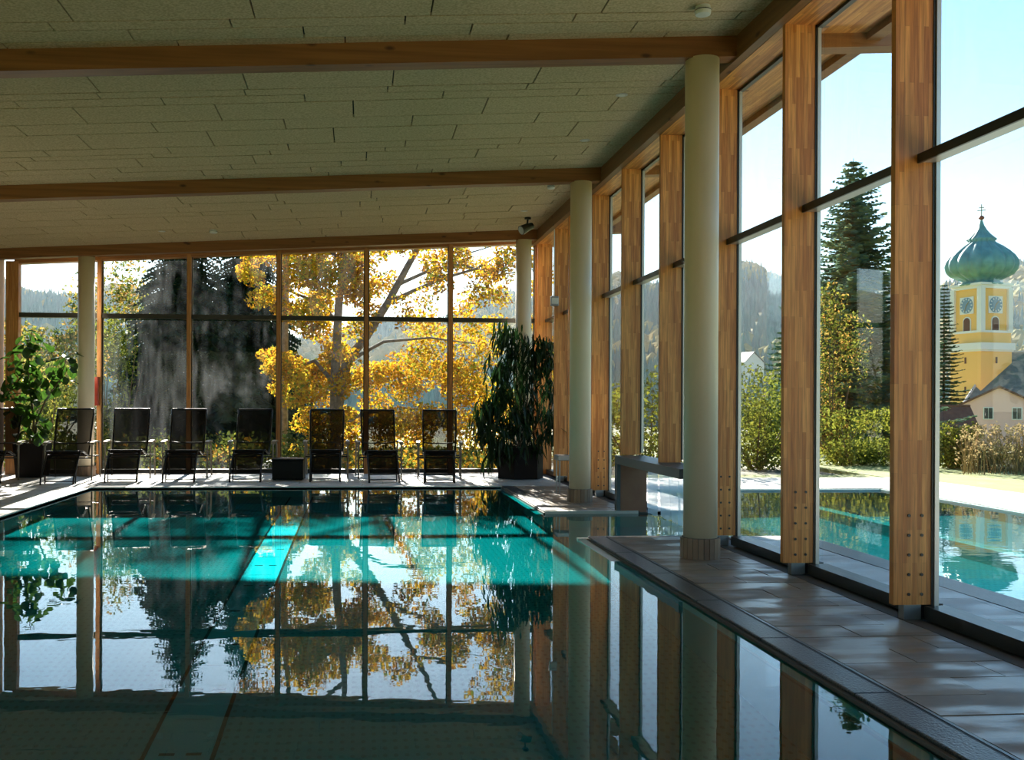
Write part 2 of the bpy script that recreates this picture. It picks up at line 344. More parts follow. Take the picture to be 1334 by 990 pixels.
tiles(PXL + .02, 3.02, PYF + .02, 16.58, .62, .42, MT['fartile'], floor, .5)
tiles(-6.4, PXL, 9.4, 16.58, .9, .6, MT['fartile'], floor, .5)
MB().box(-9, -6.4, -6, 16.6, -.014, 0).box(-6.4, PXL, -6, 9.4, -.014, 0).box(PXL, 3.1, -6, PYN, -.014, 0).box(2.26, 3.02, PYN, 2.6, -.014, 0).build('deck_slab', MT['tile'], floor)
# drain strip between tiles and glazing
MB().box(3.03, 3.12, -6, CH0, -.014, -.002).box(3.03, 3.12, CH1, 16.5, -.014, -.002).build('drain_cover', MT['mortar'], floor)

ce = MB().box(-9.2, 4.05, -6.2, 16.95, 3.925, 4.22, zs=.055)
ceiling = tag(ce.build('ceiling', MT['joint']), kind='structure')
rows = [5.35, 5.85, 6.39, 6.92, 7.08, 7.30, 7.50, 7.96, 8.46, 8.63, 8.84, 9.35, 9.70, 10.25, 10.50, 10.67, 11.05, 11.28, 11.54, 11.83, 12.03, 12.45, 12.62, 13.1, 13.3, 13.65, 13.9, 14.35, 14.55, 14.9, 15.25, 15.42, 15.85, 16.1, 16.6]
for j in range(len(rows) - 1):
    L = 1.22; x = -9 + rnd.uniform(0, L)
    if j % 2: pass
    while x < 2.95:
        b = min(x + L, 2.95)
        if x > -6.8:
            h = rnd.uniform(-.002, .002)
            MB().box(x + .006, b - .006, rows[j] + .008, rows[j + 1] - .008, 3.895 + h, 3.925, zs=.055).build('panel', MT['panel'], ceiling)
        x += L
MB().box(-9, 2.95, -6, rows[0], 3.895, 3.925, zs=.055).box(-9, -5.6, rows[0], 16.6, 3.896, 3.924, zs=.055).build('panel_field', MT['panel'], ceiling)

def glazed(name, wname, along, c, a0, a1, o0, o1, zt, nbay):   # a wall with a long band of windows
    B = lambda mb, u0, u1, z0, z1, t=.1: mb.box(u0, u1, c - t, c + t, z0, z1) if along == 'x' else mb.box(c - t, c + t, u0, u1, z0, z1)
    mb = MB(); B(mb, a0, o0, 0, zt); B(mb, o1, a1, 0, zt); B(mb, o0, o1, 0, .35); B(mb, o0, o1, 3.15, zt)
    tag(mb.build(name, MT['plaster']), kind='structure')
    w = tag(thing(wname, None, None), kind='structure'); L = (o1 - o0) / nbay
    for k in range(nbay):
        mb = MB(); B(mb, o0 + k * L + .04, o0 + (k + 1) * L - .04, .38, 3.12, .005); mb.build('pane', MT['glass'], w)
        mb = MB(); B(mb, o0 + k * L - .04, o0 + k * L + .04, .35, 3.15, .06); mb.build('mullion', MT['far'], w)
glazed('wall_left', 'window_23', 'y', -9.1, -6, 17, -5, 9.5, 3.6, 9)
glazed('wall_back', 'window_24', 'x', -6.1, -9, 3.3, -8, 2.7, 4.1, 7)
tag(MB().box(-9, -5.82, 16.55, 16.75, 0, 3.55).build('wall_far', MT['plaster']), kind='structure')

# far glazing: six bays, each its own window
MUL = [-5.60, -4.25, -2.81, -1.345, .11, 1.527, 3.0]
ZT = lambda x: 3.743 + .057 * x              # top of the far glazing
for k in range(6):
    x0, x1 = MUL[k], MUL[k + 1]
    w = tag(thing('window_%d' % (k + 1), None, None), kind='structure')
    MB().box(x0 + .03, x1 - .03, 16.645, 16.655, .075, 2.56).build('pane', MT['glassd'][k], w)
    MB().add([(x0 + .03, 16.645, 2.64), (x1 - .03, 16.645, 2.64), (x1 - .03, 16.645, ZT(x1)), (x0 + .03, 16.645, ZT(x0)),
                  (x0 + .03, 16.655, 2.64), (x1 - .03, 16.655, 2.64), (x1 - .03, 16.655, ZT(x1)), (x0 + .03, 16.655, ZT(x0))],
                 [(0, 1, 2, 3), (7, 6, 5, 4), (0, 4, 5, 1), (2, 6, 7, 3), (1, 5, 6, 2), (0, 3, 7, 4)]).build('pane', MT['glassd'][k], w)
    MB().box(x0 + .035, x1 - .035, 16.58, 16.70, 2.56, 2.635).build('transom', MT['dark'], w)
    MB().box(x0 + .02, x1 - .02, 16.58, 16.70, .012, .075).build('sill', MT['dark'], w)
    ww = .20 if k == 0 else .065
    xx = x0 - .13 if k == 0 else x0 - .035
    MB().box(xx, xx + ww, 16.55, 16.69, 0, ZT(x0) + .04).build('mullion', MT['far'], w)
    MB().box(x0 + .03, x0 + .045, 16.62, 16.67, .07, ZT(x0)).box(x1 - .05, x1 - .035, 16.62, 16.67, .07, ZT(x1)).build('gasket', MT['dark'], w)
    MB().add([(x, y, z) for x in (x0, x1) for y in (16.56, 16.74) for z in (ZT(x), ZC(x) + .05)], [(0, 1, 3, 2), (4, 6, 7, 5), (0, 4, 5, 1), (2, 3, 7, 6), (0, 2, 6, 4), (1, 5, 7, 3)]).build('head', MT['farh'], w)
MB().box(2.965, 3.03, 16.55, 16.69, 0, 3.95).build('mullion', MT['far'], w)
MB().box(3.03, 3.24, 16.45, 16.69, 0, 3.95).build('corner_panel', MT['fin'], w)

# right glazing: fins, panes, transoms, sills
n = 7
for k, y in enumerate(FINY):
    y1 = y; y0 = FINY[k - 1] if k else y - 1.438
    w = tag(thing('window_%d' % n, None, None), kind='structure'); n += 1
    over = abs(y - 9.568) < .1 or abs(y - 11.006) < .1
    zb = .612 if over else .081
    ge = y0 > 8.0 and y0 < 10
    zs = .64 if over else .07
    f = MB().box(2.972, 3.19, y, y + .045, zb, 3.9).build('fin', MT['fin'], w)
    if not over:
        MB().box(3.03, 3.13, y - .005, y + .05, 0, zb).build('foot_block', MT['steel'], w)
        b = MB()
        if 4 < y < 13:
            for i in range(5):
                for xx in (3.06, 3.135):
                    b.tube([(xx, y - .006, .14 + .11 * i), (xx, y + .004, .14 + .11 * i)], .009, 8)
            tag(b.build('bolt_heads', MT['dark'], f), kind='stuff')
    MB().box(3.19, 3.203, y - .006, y + .057, zs, 3.88).build('gasket', MT['dark'], w)
    MB().box(3.203, 3.228, y - .016, y + .065, zs, 3.88).build('jamb_strip', MT['alu'], w)
    MB().box(XG - .005, XG + .005, y0 + .05, y1 - .005, zs, 2.56).build('pane', MT['glass'], w)
    MB().box(XG - .005, XG + .005, y0 + .05, y1 - .005, 2.6, 3.88).build('pane', MT['glass'], w)
    MB().box(3.10, 3.115, y0 + .045, y1, 2.548, 2.60).box(3.115, XG + .04, y0 + .045, y1, 2.575, 2.60).build('transom', MT['dark'], w)
    MB().box(3.116, XG - .006, y0 + .045, y1, 2.555, 2.575).build('transom_underside', MT['alu'], w)
    if not over:
        MB().box(3.15, 3.29, y0 + .045, y1, 0, .075).build('sill', MT['dark'], w)
    MB().box(3.20, 3.24, y0 + .045, y1, 3.85, 3.872).build('head_gasket', MT['dark'], w)
    MB().box(2.975, 3.3, y0 + .045, y1, 3.872, 3.90).build('head_soffit', MT['soffit'], w)
MB().box(2.972, 3.19, 16.35, 16.395, .081, 3.9).build('fin', MT['fin'], w)
MB().box(XG - .005, XG + .005, 14.95, 16.5, .07, 2.56).box(XG - .005, XG + .005, 14.95, 16.5, 2.6, 3.88).build('pane', MT['glass'], w)
MB().box(3.10, XG + .02, 14.945, 16.45, 2.555, 2.60).box(3.15, 3.29, 14.945, 16.5, 0, .075).build('transom', MT['dark'], w)
MB().box(2.975, 3.3, 14.9, 16.6, 3.872, 3.90).build('head_soffit', MT['soffit'], w)
tag(MB().box(2.9, 3.3, -6, 16.7, 3.874, 4.16).build('trim_1', MT['header']), kind='structure')
# roof overhang outside
ro = tag(thing('roof_overhang', 'timber roof overhang outside the tall glazing', 'roof'), kind='structure')
MB().box(3.95, 4.06, -6, 16.9, 4.06, 4.38).build('fascia', MT['beam'], ro)
MB().box(3.3, 3.95, -6, 16.9, 3.9, 3.93, zs=.055).build('soffit_board', MT['soffit'], ro)
for y in (3.18, 7.41, 11.72, 16.0):
    MB().box(3.3, 4.4, y, y + .16, 3.79, 4.02, zs=.055).build('rafter', MT['beam'], ro)

# ------------------------------------------------------------------ beams and columns
for y, lab in ((7.41, 'heavy timber cross beam carried by the column at the channel corner'), (11.72, 'timber cross beam carried by the column just beyond the swim-out portal'), (16.02, 'timber cross beam running just above the window wall with the recliners')):
    tag(MB().box(-9, 2.93, y, y + .16, 3.735, 3.925, zs=.055).build('ceiling_beam', MT['beam']), lab, 'beam', None, 'thing')
def column(name, x, y, lab, tiles_=True):
    c = thing(name, lab, 'column', (x, y, 0), kind='thing')
    z = ZB(x) + .002
    MB().lathe([(.13, .10), (.13, z)], (0, 0, 0), 40).build('shaft', MT['column'], c, smooth=False)
    for p in c.children[0].data.polygons: p.use_smooth = abs(p.normal.z) < .5
    MB().lathe([(.142, 0), (.142, .16)], (0, 0, 0), 40).build('base_core', MT['mortar'], c)
    nt_ = 22
    for k in range(nt_):
        a0, a1 = 2 * pi * k / nt_ + .012, 2 * pi * (k + 1) / nt_ - .012
        P = [(r * cos(a), r * sin(a)) for r in (.141, .153) for a in (a0, a1)]
        MB().prism([P[0], P[1], P[3], P[2]], 0, .158 + rnd.uniform(-.001, .001)).build('base_tile', MT['coltile'], c, fix=True)
    return c
column('round_column', 2.655, 7.49, 'cream round column on a tiled base at the corner of the swim-out channel')
column('round_column', 2.675, 11.80, 'cream round column with tiled base between the portal and the hexagonal planter')
column('round_column', 2.69, 16.1, 'cream round column half hidden behind the plant in the hexagonal pot')
column('round_column', -4.36, 16.2, 'cream round column beside the fiddle-leaf fig in its square pot')

# ------------------------------------------------------------------ pool
def recv(o): o.cycles.is_caustics_receiver = True; return o
pool = thing('swimming_pool', 'indoor swimming pool with still turquoise water and dark granite edge', 'pool')
b = MB()
b.box(PXL, PXR, PYN, PYF, PD - .05, PD)
recv(b.build('pool_floor', MT['pan'], pool))
b = MB()
b.box(PXL - .05, PXL, PYN, PYF, PD, -.004).box(PXL, PXR, PYF, PYF + .05, PD, -.004).box(PXL, PXR, PYN - .05, PYN, PD, -.004)
b.box(PXR, PXR + .05, PYN, CH0, PD, -.035).box(PXR, PXR + .05, CH1, PYF, PD, -.035)
recv(b.build('pool_wall', MT['panwall'], pool))
b = MB()
b.box(PXR, 4.1, CH0, CH1, PD - .05, PD).box(PXR + .05, 4.1, CH0 - .05, CH0, PD, -.035).box(PXR + .05, 4.1, CH1, CH1 + .05, PD, -.035)
recv(b.build('channel_wall', MT['panwall'], pool))
wp = MB().add([(PXL, PYN, WZ), (PXR + .05, PYN, WZ), (PXR + .05, PYF, WZ), (PXL, PYF, WZ), (PXR + .05, CH0, WZ), (PXR + .05, CH1, WZ), (3.3, CH0, WZ), (3.3, CH1, WZ)],
              [(0, 1, 4, 5, 2, 3), (4, 6, 7, 5)])
wo = wp.build('water', MT['water'], pool, smooth=True); wo.cycles.is_caustics_caster = True
# submerged rim, coping stones and drain slot along the right side
b = MB().add([(x, y, z) for x in (1.955, PXR + .02) for y, z in ((3.0, -.06), (CH0, -.022))] + [(x, y, -.09) for x in (1.955, PXR + .02) for y in (3.0, CH0)], [(0, 2, 3, 1), (0, 1, 5, 4), (2, 6, 7, 3), (1, 3, 7, 5)])
b.box(PXR - .08, PXR + .02, CH1, PYF, -.06, -.045).box(1.95, 3.0, CH0 - .06, CH0, -.05, -.012)
recv(b.build('rim', MT['rim'], pool))
def coping(x0, x1, y0, y1, L=.95):
    n_ = max(1, round((y1 - y0) / L)); L = (y1 - y0) / n_
    for i in range(n_):
        bevel(MB().box(x0, x1, y0 + i * L + .002, y0 + (i + 1) * L - .002, -.14, .002).build('coping_stone', MT['granite'], pool), .006)
coping(PXR + .02, 2.20, PYN, CH0); coping(PXR + .02, 2.20, CH1, PYF + .02)
MB().box(2.20, 2.215, PYN, CH0, -.02, -.001).box(2.20, 2.215, CH1, PYF, -.02, -.001).build('drain_slot', MT['slot'], pool)
MB().box(2.215, 2.232, PYN, CH0, -.02, .001).box(2.215, 2.232, CH1, PYF, -.02, .001).build('edge_trim', MT['dark'], pool)
MB().box(2.2, 3.0, CH0 - .05, CH0 + .006, -.034, .001).build('channel_coping', MT['granite'], pool)
MB().box(2.05, 3.1, CH1 - .014, CH1 + .10, -.034, .002).build('channel_coping', MT['fartile'], pool)
# floor channel with covers
ch = recv(MB().box(-.96, -.66, PYN, PYF, PD, PD + .012).build('floor_channel', MT['chan'], pool))
recv(MB().box(-.975, -.955, PYN, PYF, PD + .002, PD + .016).box(-.665, -.645, PYN, PYF, PD + .002, PD + .016).build('channel_slot', MT['slot'], ch))
for i in range(12):
    y = 4.15 + i * .82
    recv(MB().box(-.90, -.72, y, y + .05, PD + .01, PD + .02).build('channel_grip', MT['chan'], ch))
    for xa in (-.90, -.78): recv(MB().box(xa, xa + .07, y + .40, y + .43, PD + .01, PD + .0135).build('inlet', MT['slot'], ch))

# swim-out portal
po = thing('swim_out_portal', 'dark grey low portal frame where the pool leads outdoors', 'portal', (3.0, 9.8, 0))
po.location = (0, 0, 0)
MB().box(2.86, 3.2, CH0 - .1, 10.86, .522, .612).build('lintel', MT['frame'], po)
MB().box(2.86, 2.90, 10.76, 10.86, -.02, .53).build('frame_post', MT['frame'], po)
MB().box(2.9, 3.2, 10.77, 10.86, -.02, .53).build('jamb_panel', MT['brown'], po)
MB().box(3.06, 3.2, CH0 - .1, CH0, 0, .53).build('jamb_panel', MT['brown'], po)
for i in range(6):
    y = 10.75 - i * .335
    d = .012 * (i % 2)
    st = MB()
    V = []
    for j in range(7):
        yy = y - .345 * j / 6; o = .01 * sin(j * 1.1 + i)
        V += [(3.21 + d + o, yy, .53), (3.21 + d + o * 1.5 + .02 * (i % 3), yy, -.025)]
    st.add(V, [(2 * j, 2 * j + 2, 2 * j + 3, 2 * j + 1) for j in range(6)])
    tag(st.build('curtain_strip', MT['pvc'], po, smooth=True), 'hanging clear plastic strip')

# ------------------------------------------------------------------ recliners
def sling(mb, pts, w0, w1, n=8, sag=.015, mi=0):      # pts: (y,z) down the sling, widths run from w0 to w1
    V = []; k = len(pts)
    for i, (y, z) in enumerate(pts):
        w = w0 + (w1 - w0) * i / (k - 1)
        for j in range(n + 1):
            t = j / n * 2 - 1
            V.append((t * w / 2, y + sag * (1 - t * t), z - sag * .6 * (1 - t * t)))
    mb.add(V, [(i * (n + 1) + j, i * (n + 1) + j + 1, (i + 1) * (n + 1) + j + 1, (i + 1) * (n + 1) + j) for i in range(k - 1) for j in range(n)], mi)
def make_chair():
    r = thing('recliner_chair', '', 'chair', group='recliners along the window wall')
    back = [(.98, .37), (1.06, .50), (1.16, .72), (1.27, .91), (1.36, 1.065)]
    mb = MB(); sling(mb, back, .50, .53); mb.build('backrest_sling', MT['sling'], r, smooth=True)
    fr = MB()
    for s in (-1, 1):
        fr.tube([(s * (.255 + .015 * i / 4), y, z) for i, (y, z) in enumerate(back)], .014, 8)
    fr.tube([(-.27, 1.362, 1.07), (.27, 1.362, 1.07)], .014, 8)
    fr.tube([(-.26, 1.08, .56), (-.13, 1.10, .545), (.13, 1.10, .545), (.26, 1.08, .56)], .010, 8)
    fr.build('back_frame', MT['chairm'], r, smooth=True)
    seat = [(.50, .45), (.62, .435), (.82, .395), (.98, .37)]
    mb = MB(); sling(mb, seat, .48, .50, sag=.02); mb.build('seat_sling', MT['sling'], r, smooth=True)
    fr = MB()
    for s in (-1, 1):
        fr.tube([(s * .25, y, z) for y, z in seat], .014, 8); fr.tube([(s * .25, .80, .34), (s * .335, .80, .34)], .011, 8)
    fr.tube([(-.25, .5, .45), (.25, .5, .45)], .013, 8); fr.tube([(-.335, .80, .335), (.335, .80, .335)], .011, 8)
    fr.build('seat_frame', MT['chairm'], r, smooth=True)
    MB().tube([(-.335, 1.462, .335), (.335, 1.462, .335)], .010, 8).build('stretcher', MT['chairm'], r, smooth=True)
    foot = [(.47, .455), (.35, .37), (.22, .26), (.07, .13)]
    mb = MB(); sling(mb, foot, .44, .43, sag=-.012); fo = mb.build('footrest', MT['sling2'], r, smooth=True)
    fr = MB()
    for s in (-1, 1):
        fr.tube([(s * .225, y, z) for y, z in foot] + [(s * .223, .02, .09), (s * .223, 0, .0)], .013, 8)
        fr.tube([(s * .21, .30, .33), (s * .21, .22, .0)], .010, 8)
    fr.tube([(-.225, .07, .125), (.225, .07, .125)], .011, 8); fr.tube([(-.225, .40, .40), (.225, .40, .40)], .012, 8); fr.tube([(-.21, .225, .03), (.21, .225, .03)], .008, 8)
    fr.build('footrest_frame', MT['chairm'], fo, smooth=True)
    for s in (-1, 1):
        MB().tube([(s * .335, .79, .0), (s * .335, .80, .50), (s * .335, .815, .56)], .013, 8).build('leg', MT['armm'], r, smooth=True)
        MB().tube([(s * .335, 1.52, .0), (s * .335, 1.44, .40), (s * .335, 1.36, .56)], .013, 8).build('leg', MT['armm'], r, smooth=True)
        a = MB()
        L = [(.77, .545), (.80, .572), (.90, .585), (1.15, .588), (1.33, .58), (1.38, .56)]
        V = []
        for y, z in L: V += [(s * .335 - .03, y, z), (s * .335 + .03, y, z), (s * .335 + .03, y, z - .016), (s * .335 - .03, y, z - .016)]
        a.add(V, [(4 * i + j, 4 * i + (j + 1) % 4, 4 * i + 4 + (j + 1) % 4, 4 * i + 4 + j) for i in range(5) for j in range(4)] + [(0, 1, 2, 3), (23, 22, 21, 20)])
        a.build('armrest', MT['armm'], r, fix=True)
    return r
feet = [(-25, 631.5), (74, 631.7), (157, 628.8), (232, 629), (319, 628.3), (423.5, 628), (500.5, 629), (572.5, 629.5)]
tops = [5, 99.3, 172.9, 247, 333, 426.4, 491.5, 572.6]
labs = ['dark mesh recliner in front of the fig pot, cut off at the row end', 'dark mesh recliner standing in front of the cream column beside the fig', 'dark mesh recliner third from the fig plant, before the hazy spruce window',
        'dark mesh recliner with a wooden mullion behind it, fourth from the fig', 'dark mesh recliner beside the black cube table, before the dark spruces', 'dark mesh recliner beside the black cube table, before the golden oak leaves',
        'slightly turned dark mesh recliner, middle one of three before the golden oak', 'dark mesh recliner at the row end by the hexagonal planter']
proto = make_chair()
for i in range(8):
    o = proto if i == 0 else copy_tree(proto)
    v = at(feet[i][0], feet[i][1], 1) - EYE; p = EYE + v * (-1.2 / v.z)
    q = atY(tops[i], 530, p.y + 1.36)
    o.location = (p.x, p.y, 0); o.rotation_euler = (0, 0, -math.atan2(q.x - p.x, 1.36)); o['label'] = labs[i]

# black cube side table
bt = thing('cube_table', 'low black cube side table with glossy top between two recliners', 'table', (-1.09, 15.42, 0))
bevel(MB().box(-.235, .235, -.24, .24, .012, .30).build('body', MT['black'], bt), .008)
bevel(MB().box(-.245, .245, -.25, .25, .30, .325).build('top', MT['black'], bt), .006)
for sx in (-1, 1):
    for sy in (-1, 1):
        MB().box(sx * .2 - .02, sx * .2 + .02, sy * .2 - .02, sy * .2 + .02, 0, .014).build('foot', MT['dark'], bt)
# slim stand behind the middle column
stt = thing('side_stand', 'small grey stand on thin legs half hidden behind the column past the portal', 'stand', (2.76, 12.9, 0))
bevel(MB().box(-.16, .16, -.14, .14, .44, .51).build('top', MT['steel'], stt), .01)
for sx, sy in ((-1, -1), (1, -1), (1, 1), (-1, 1)):
    MB().tube([(sx * .13, sy * .11, 0), (sx * .13, sy * .11, .44)], .008, 8).build('leg', MT['steel'], stt)

# ------------------------------------------------------------------ potted plants
pf = thing('potted_fig', 'tall fiddle-leaf fig with broad leaves in a square dark pot', 'plant', (-5.12, 16.0, 0))
P4 = [(-.21, -.21), (.21, -.21), (.21, .21), (-.21, .21)]
mb = MB(); mb.add([(x * .92, y * .92, 0) for x, y in P4] + [(x * 1.1, y * 1.1, .53) for x, y in P4] + [(x * .98, y * .98, .53) for x, y in P4] + [(x * .96, y * .96, .47) for x, y in P4],
       [(3, 2, 1, 0)] + [(4 * l + i, 4 * l + (i + 1) % 4, 4 * l + 4 + (i + 1) % 4, 4 * l + 4 + i) for l in range(3) for i in range(4)])
mb.build('pot', MT['pot'], pf); MB().box(-.2, .2, -.2, .2, .44, .475).build('soil', MT['soil'], pf)
def figleaf():
    b = MB(); prof = [(0, .012), (.12, .05), (.3, .15), (.5, .27), (.7, .36), (.86, .30), (.96, .14), (1, .0)]
    V = []
    for t, w in prof:
        zc = -.25 * t * t
        V += [(t, -w, zc + w * .22 + .03 * sin(9 * t)), (t, 0, zc), (t, w, zc + w * .22 - .03 * sin(9 * t))]
    b.add(V, [f for i in range(7) for f in ((3 * i, 3 * i + 1, 3 * i + 4, 3 * i + 3), (3 * i + 1, 3 * i + 2, 3 * i + 5, 3 * i + 4))])
    return b.mesh('leaf', MT['fig'], True)
FL = figleaf()
rr = random.Random(11)
trunk = MB()
base = Vector((0, 0, .47))
def loc(px, py, Y=15.95): return atY(px, py, Y) - Vector(pf.location)
stems = [[(0, 0, .45), (.02, 0, .9), tuple(loc(38, 500)), tuple(loc(35, 470)), tuple(loc(42, 428))], [(.03, .02, .45), (.05, .02, .85), tuple(loc(60, 520)), tuple(loc(78, 495)), tuple(loc(86, 470))],
         [(-.03, 0, .45), (-.05, 0, .8), tuple(loc(22, 530)), tuple(loc(8, 505))]]
for s_ in stems: trunk.tube(s_, [.022, .018, .013, .010, .006][:len(s_)], 7)
trunk.build('trunk', MT['bark'], pf, smooth=True)
cl = [(42, 432, 6, 10), (38, 447, 6, 14), (34, 462, 8, 14), (46, 470, 7, 14), (30, 480, 8, 16), (50, 488, 8, 16), (86, 465, 6, 9), (84, 480, 5, 9), (74, 496, 8, 13), (58, 505, 8, 16), (34, 505, 9, 18),
      (12, 497, 8, 12), (4, 515, 6, 10), (28, 525, 9, 16), (48, 522, 8, 14), (38, 545, 9, 16), (30, 560, 7, 14), (52, 560, 7, 12), (24, 470, 4, 10), (16, 462, 4, 8), (76, 482, 4, 8), (40, 575, 4, 10), (44, 452, 5, 12), (26, 495, 6, 16), (44, 510, 8, 16), (36, 530, 8, 16), (20, 540, 6, 12), (56, 545, 6, 12), (78, 470, 4, 9)]
for cx, cyy, nn, sp in cl:
    for _ in range(nn):
        p = loc(cx + rr.gauss(0, sp * .5), cyy + rr.gauss(0, sp * .45), 15.95 + rr.uniform(-.22, .22))
        o = link('leaf', FL, pf); s = rr.uniform(.16, .26)
        o.location = p; o.scale = (s, s * .9, s); o.rotation_euler = (rr.uniform(-.5, .5), rr.uniform(-.3, 1.1), rr.uniform(0, 6.28))

pl = thing('potted_willow_fig', 'bushy dark plant with long drooping leaves in a hexagonal pot', 'plant', (2.56, 15.52, 0))
hx = [(.37 * cos(a * pi / 3 - 2.0), .37 * sin(a * pi / 3 - 2.0)) for a in range(6)]
mb = MB(); mb.add([(x, y, 0) for x, y in hx] + [(x, y, .5) for x, y in hx] + [(x * .93, y * .93, .5) for x, y in hx] + [(x * .92, y * .92, .44) for x, y in hx],
       [tuple(reversed(range(6)))] + [(6 * l + i, 6 * l + (i + 1) % 6, 6 * l + 6 + (i + 1) % 6, 6 * l + 6 + i) for l in range(3) for i in range(6)])
mb.build('pot', MT['pot'], pl); MB().prism([(x * .92, y * .92) for x, y in hx], .40, .45).build('soil', MT['soil'], pl)
def longleaf():
    b = MB(); V = []
    for t, w in ((0, .01), (.15, .05), (.4, .075), (.7, .055), (1, .0)):
        zc = -.25 * t * t; V += [(t, -w, zc + .02), (t, 0, zc), (t, w, zc + .02)]
    b.add(V, [f for i in range(4) for f in ((3 * i, 3 * i + 1, 3 * i + 4, 3 * i + 3), (3 * i + 1, 3 * i + 2, 3 * i + 5, 3 * i + 4))]); return b
LLB = longleaf(); LL = LLB.mesh('leaf', MT['thin'], True)
def ploc(px, py, Y=15.45): return atY(px, py, Y) - Vector(pl.location)
cl2 = [(657, 440, 16, 9, 12), (665, 432, 8, 6, 8), (652, 478, 18, 10, 12), (668, 460, 18, 10, 14), (684, 445, 10, 6, 12), (704, 448, 18, 9, 10), (716, 470, 16, 8, 12), (692, 470, 16, 12, 14), (676, 500, 26, 16, 16), (655, 510, 22, 12, 14),
       (640, 528, 26, 10, 10), (632, 560, 22, 9, 12), (628, 540, 12, 7, 8), (648, 580, 24, 9, 12), (660, 545, 30, 16, 18), (684, 540, 30, 16, 18), (706, 505, 22, 12, 14), (712, 535, 12, 10, 10), (724, 550, 18, 7, 8), (718, 566, 14, 8, 8),
       (694, 575, 22, 12, 10), (668, 582, 24, 14, 10), (640, 595, 10, 8, 6), (722, 505, 10, 6, 10), (700, 480, 10, 10, 10)]
tw = MB(); lc = 0; extra = MB()
for cx, cyy, nn, sx, sy in cl2:
    e = ploc(cx, cyy - sy, 15.45); mid = Vector((e.x * .45, e.y * .3, .35 + .55 * e.z))
    tw.tube([(rr.uniform(-.06, .06), rr.uniform(-.06, .06), .43), mid, e], [.012, .008, .003], 5)
    for _ in range(nn):
        p = ploc(cx + rr.gauss(0, sx * .6), cyy + rr.gauss(0, sy * .6), 15.45 + rr.uniform(-.3, .3))
        s = rr.uniform(.17, .28); eu = (rr.uniform(-.4, .4), rr.uniform(.5, 1.35), rr.uniform(0, 6.28))
        if lc < 298:
            o = link('leaf', LL, pl); o.location = p; o.scale = (s, s, s); o.rotation_euler = eu; lc += 1
        for _e in range(4):
            p2 = p + Vector((rr.gauss(0, .07), rr.gauss(0, .12), rr.gauss(0, .07)))
            mm = Matrix.LocRotScale(p2, __import__('mathutils').Euler((rr.uniform(-.4, .4), rr.uniform(.5, 1.35), rr.uniform(0, 6.28))), Vector((s, s, s)))
            extra.add([mm @ Vector(v) for v in LLB.v], LLB.f)
tw.build('stems', MT['bark'], pl, smooth=True)
tag(extra.build('inner_leaves', MT['thin'], pl, smooth=True), kind='stuff')

# ------------------------------------------------------------------ small fittings
def detector(x, y, lab, r=.055, h=.06, cat='detector', name='smoke_detector'):
    t = thing(name, lab, cat, (x, y, ZC(x)))
    MB().lathe([(r * .9, -.018), (r * .9, 0)], (0, 0, 0), 20).build('mount', MT['white'], t, smooth=False)
    MB().lathe([(r * .45, -h), (r * .9, -h * .9), (r, -h * .6), (r, -h * .35), (r * .8, -.018)], (0, 0, 0), 20).build('head', MT['white'], t)
    MB().lathe([(r * 1.005, -h * .52), (r * 1.005, -h * .42)], (0, 0, 0), 20).build('vent_slot', MT['dark'], t)
detector(2.42, 6.82, 'white smoke detector on the ceiling in front of the heavy beam, above the channel corner', .058, .07)
detector(2.46, 12.6, 'small smoke detector just behind the beam on the column past the portal', .05, .06)
detector(-2.2, 15.05, 'white smoke detector on the ceiling above the recliners', .06, .05)
def downlight(x, y, lab):
    t = thing('recessed_light', lab, 'ceiling light', (x, y, ZC(x)))
    MB().lathe([(.045, -.006), (.055, -.004), (.055, .002)], (0, 0, 0), 20).build('ring', MT['alu'], t)
    MB().lathe([(.032, -.008), (.032, .001)], (0, 0, 0), 16).build('lens', MT['white'], t)
downlight(2.38, 8.85, 'small recessed light just behind the heavy beam at the channel corner'); downlight(2.40, 10.42, 'small recessed light just in front of the beam past the portal')
downlight(2.40, 14.35, 'small recessed light beside the ceiling spotlight'); downlight(-2.95, 15.0, 'small recessed light beside the smoke detector above the recliners')
sp = thing('ceiling_spotlight', 'black swivel spotlight on the ceiling above the hexagonal planter', 'spotlight', (2.55, 14.9, ZC(2.55)))
MB().lathe([(.05, -.03), (.05, 0)], (0, 0, 0), 16).build('mount', MT['dark'], sp)
MB().tube([(0, 0, -.02), (-.01, -.01, -.12)], .014, 8).build('bracket', MT['dark'], sp)
MB().tube([(.07, .02, -.12), (-.02, -.02, -.16), (-.11, -.06, -.21)], [.05, .062, .075], 14).build('lamp_head', MT['dark'], sp)
MB().tube([(-.108, -.059, -.209), (-.114, -.062, -.212)], .062, 14).build('lens', MT['steel'], sp)
eb = thing('emergency_light', 'small grey light box on a timber fin beside the hexagonal planter', 'light', (2.96, 14.86, 2.68))
bevel(MB().box(-.06, .06, -.05, .03, 0, .15).build('housing', MT['steel'], eb), .008)
MB().tube([(0, .02, .15), (0, .02, 1.18)], .008, 6).build('conduit', MT['alu'], eb)
MB().box(-.05, .05, -.055, -.05, .03, .12).build('diffuser', MT['white'], eb)
rb = thing('red_box', 'narrow red box on the mullion behind the cream column by the fig', 'box', (-4.30, 16.50, 1.12))
bevel(MB().box(-.06, .06, -.05, .05, 0, .47).build('housing', MT['red'], rb), .01)
MB().box(-.05, .05, -.055, -.05, .03, .2).build('door_plate', MT['red'], rb)

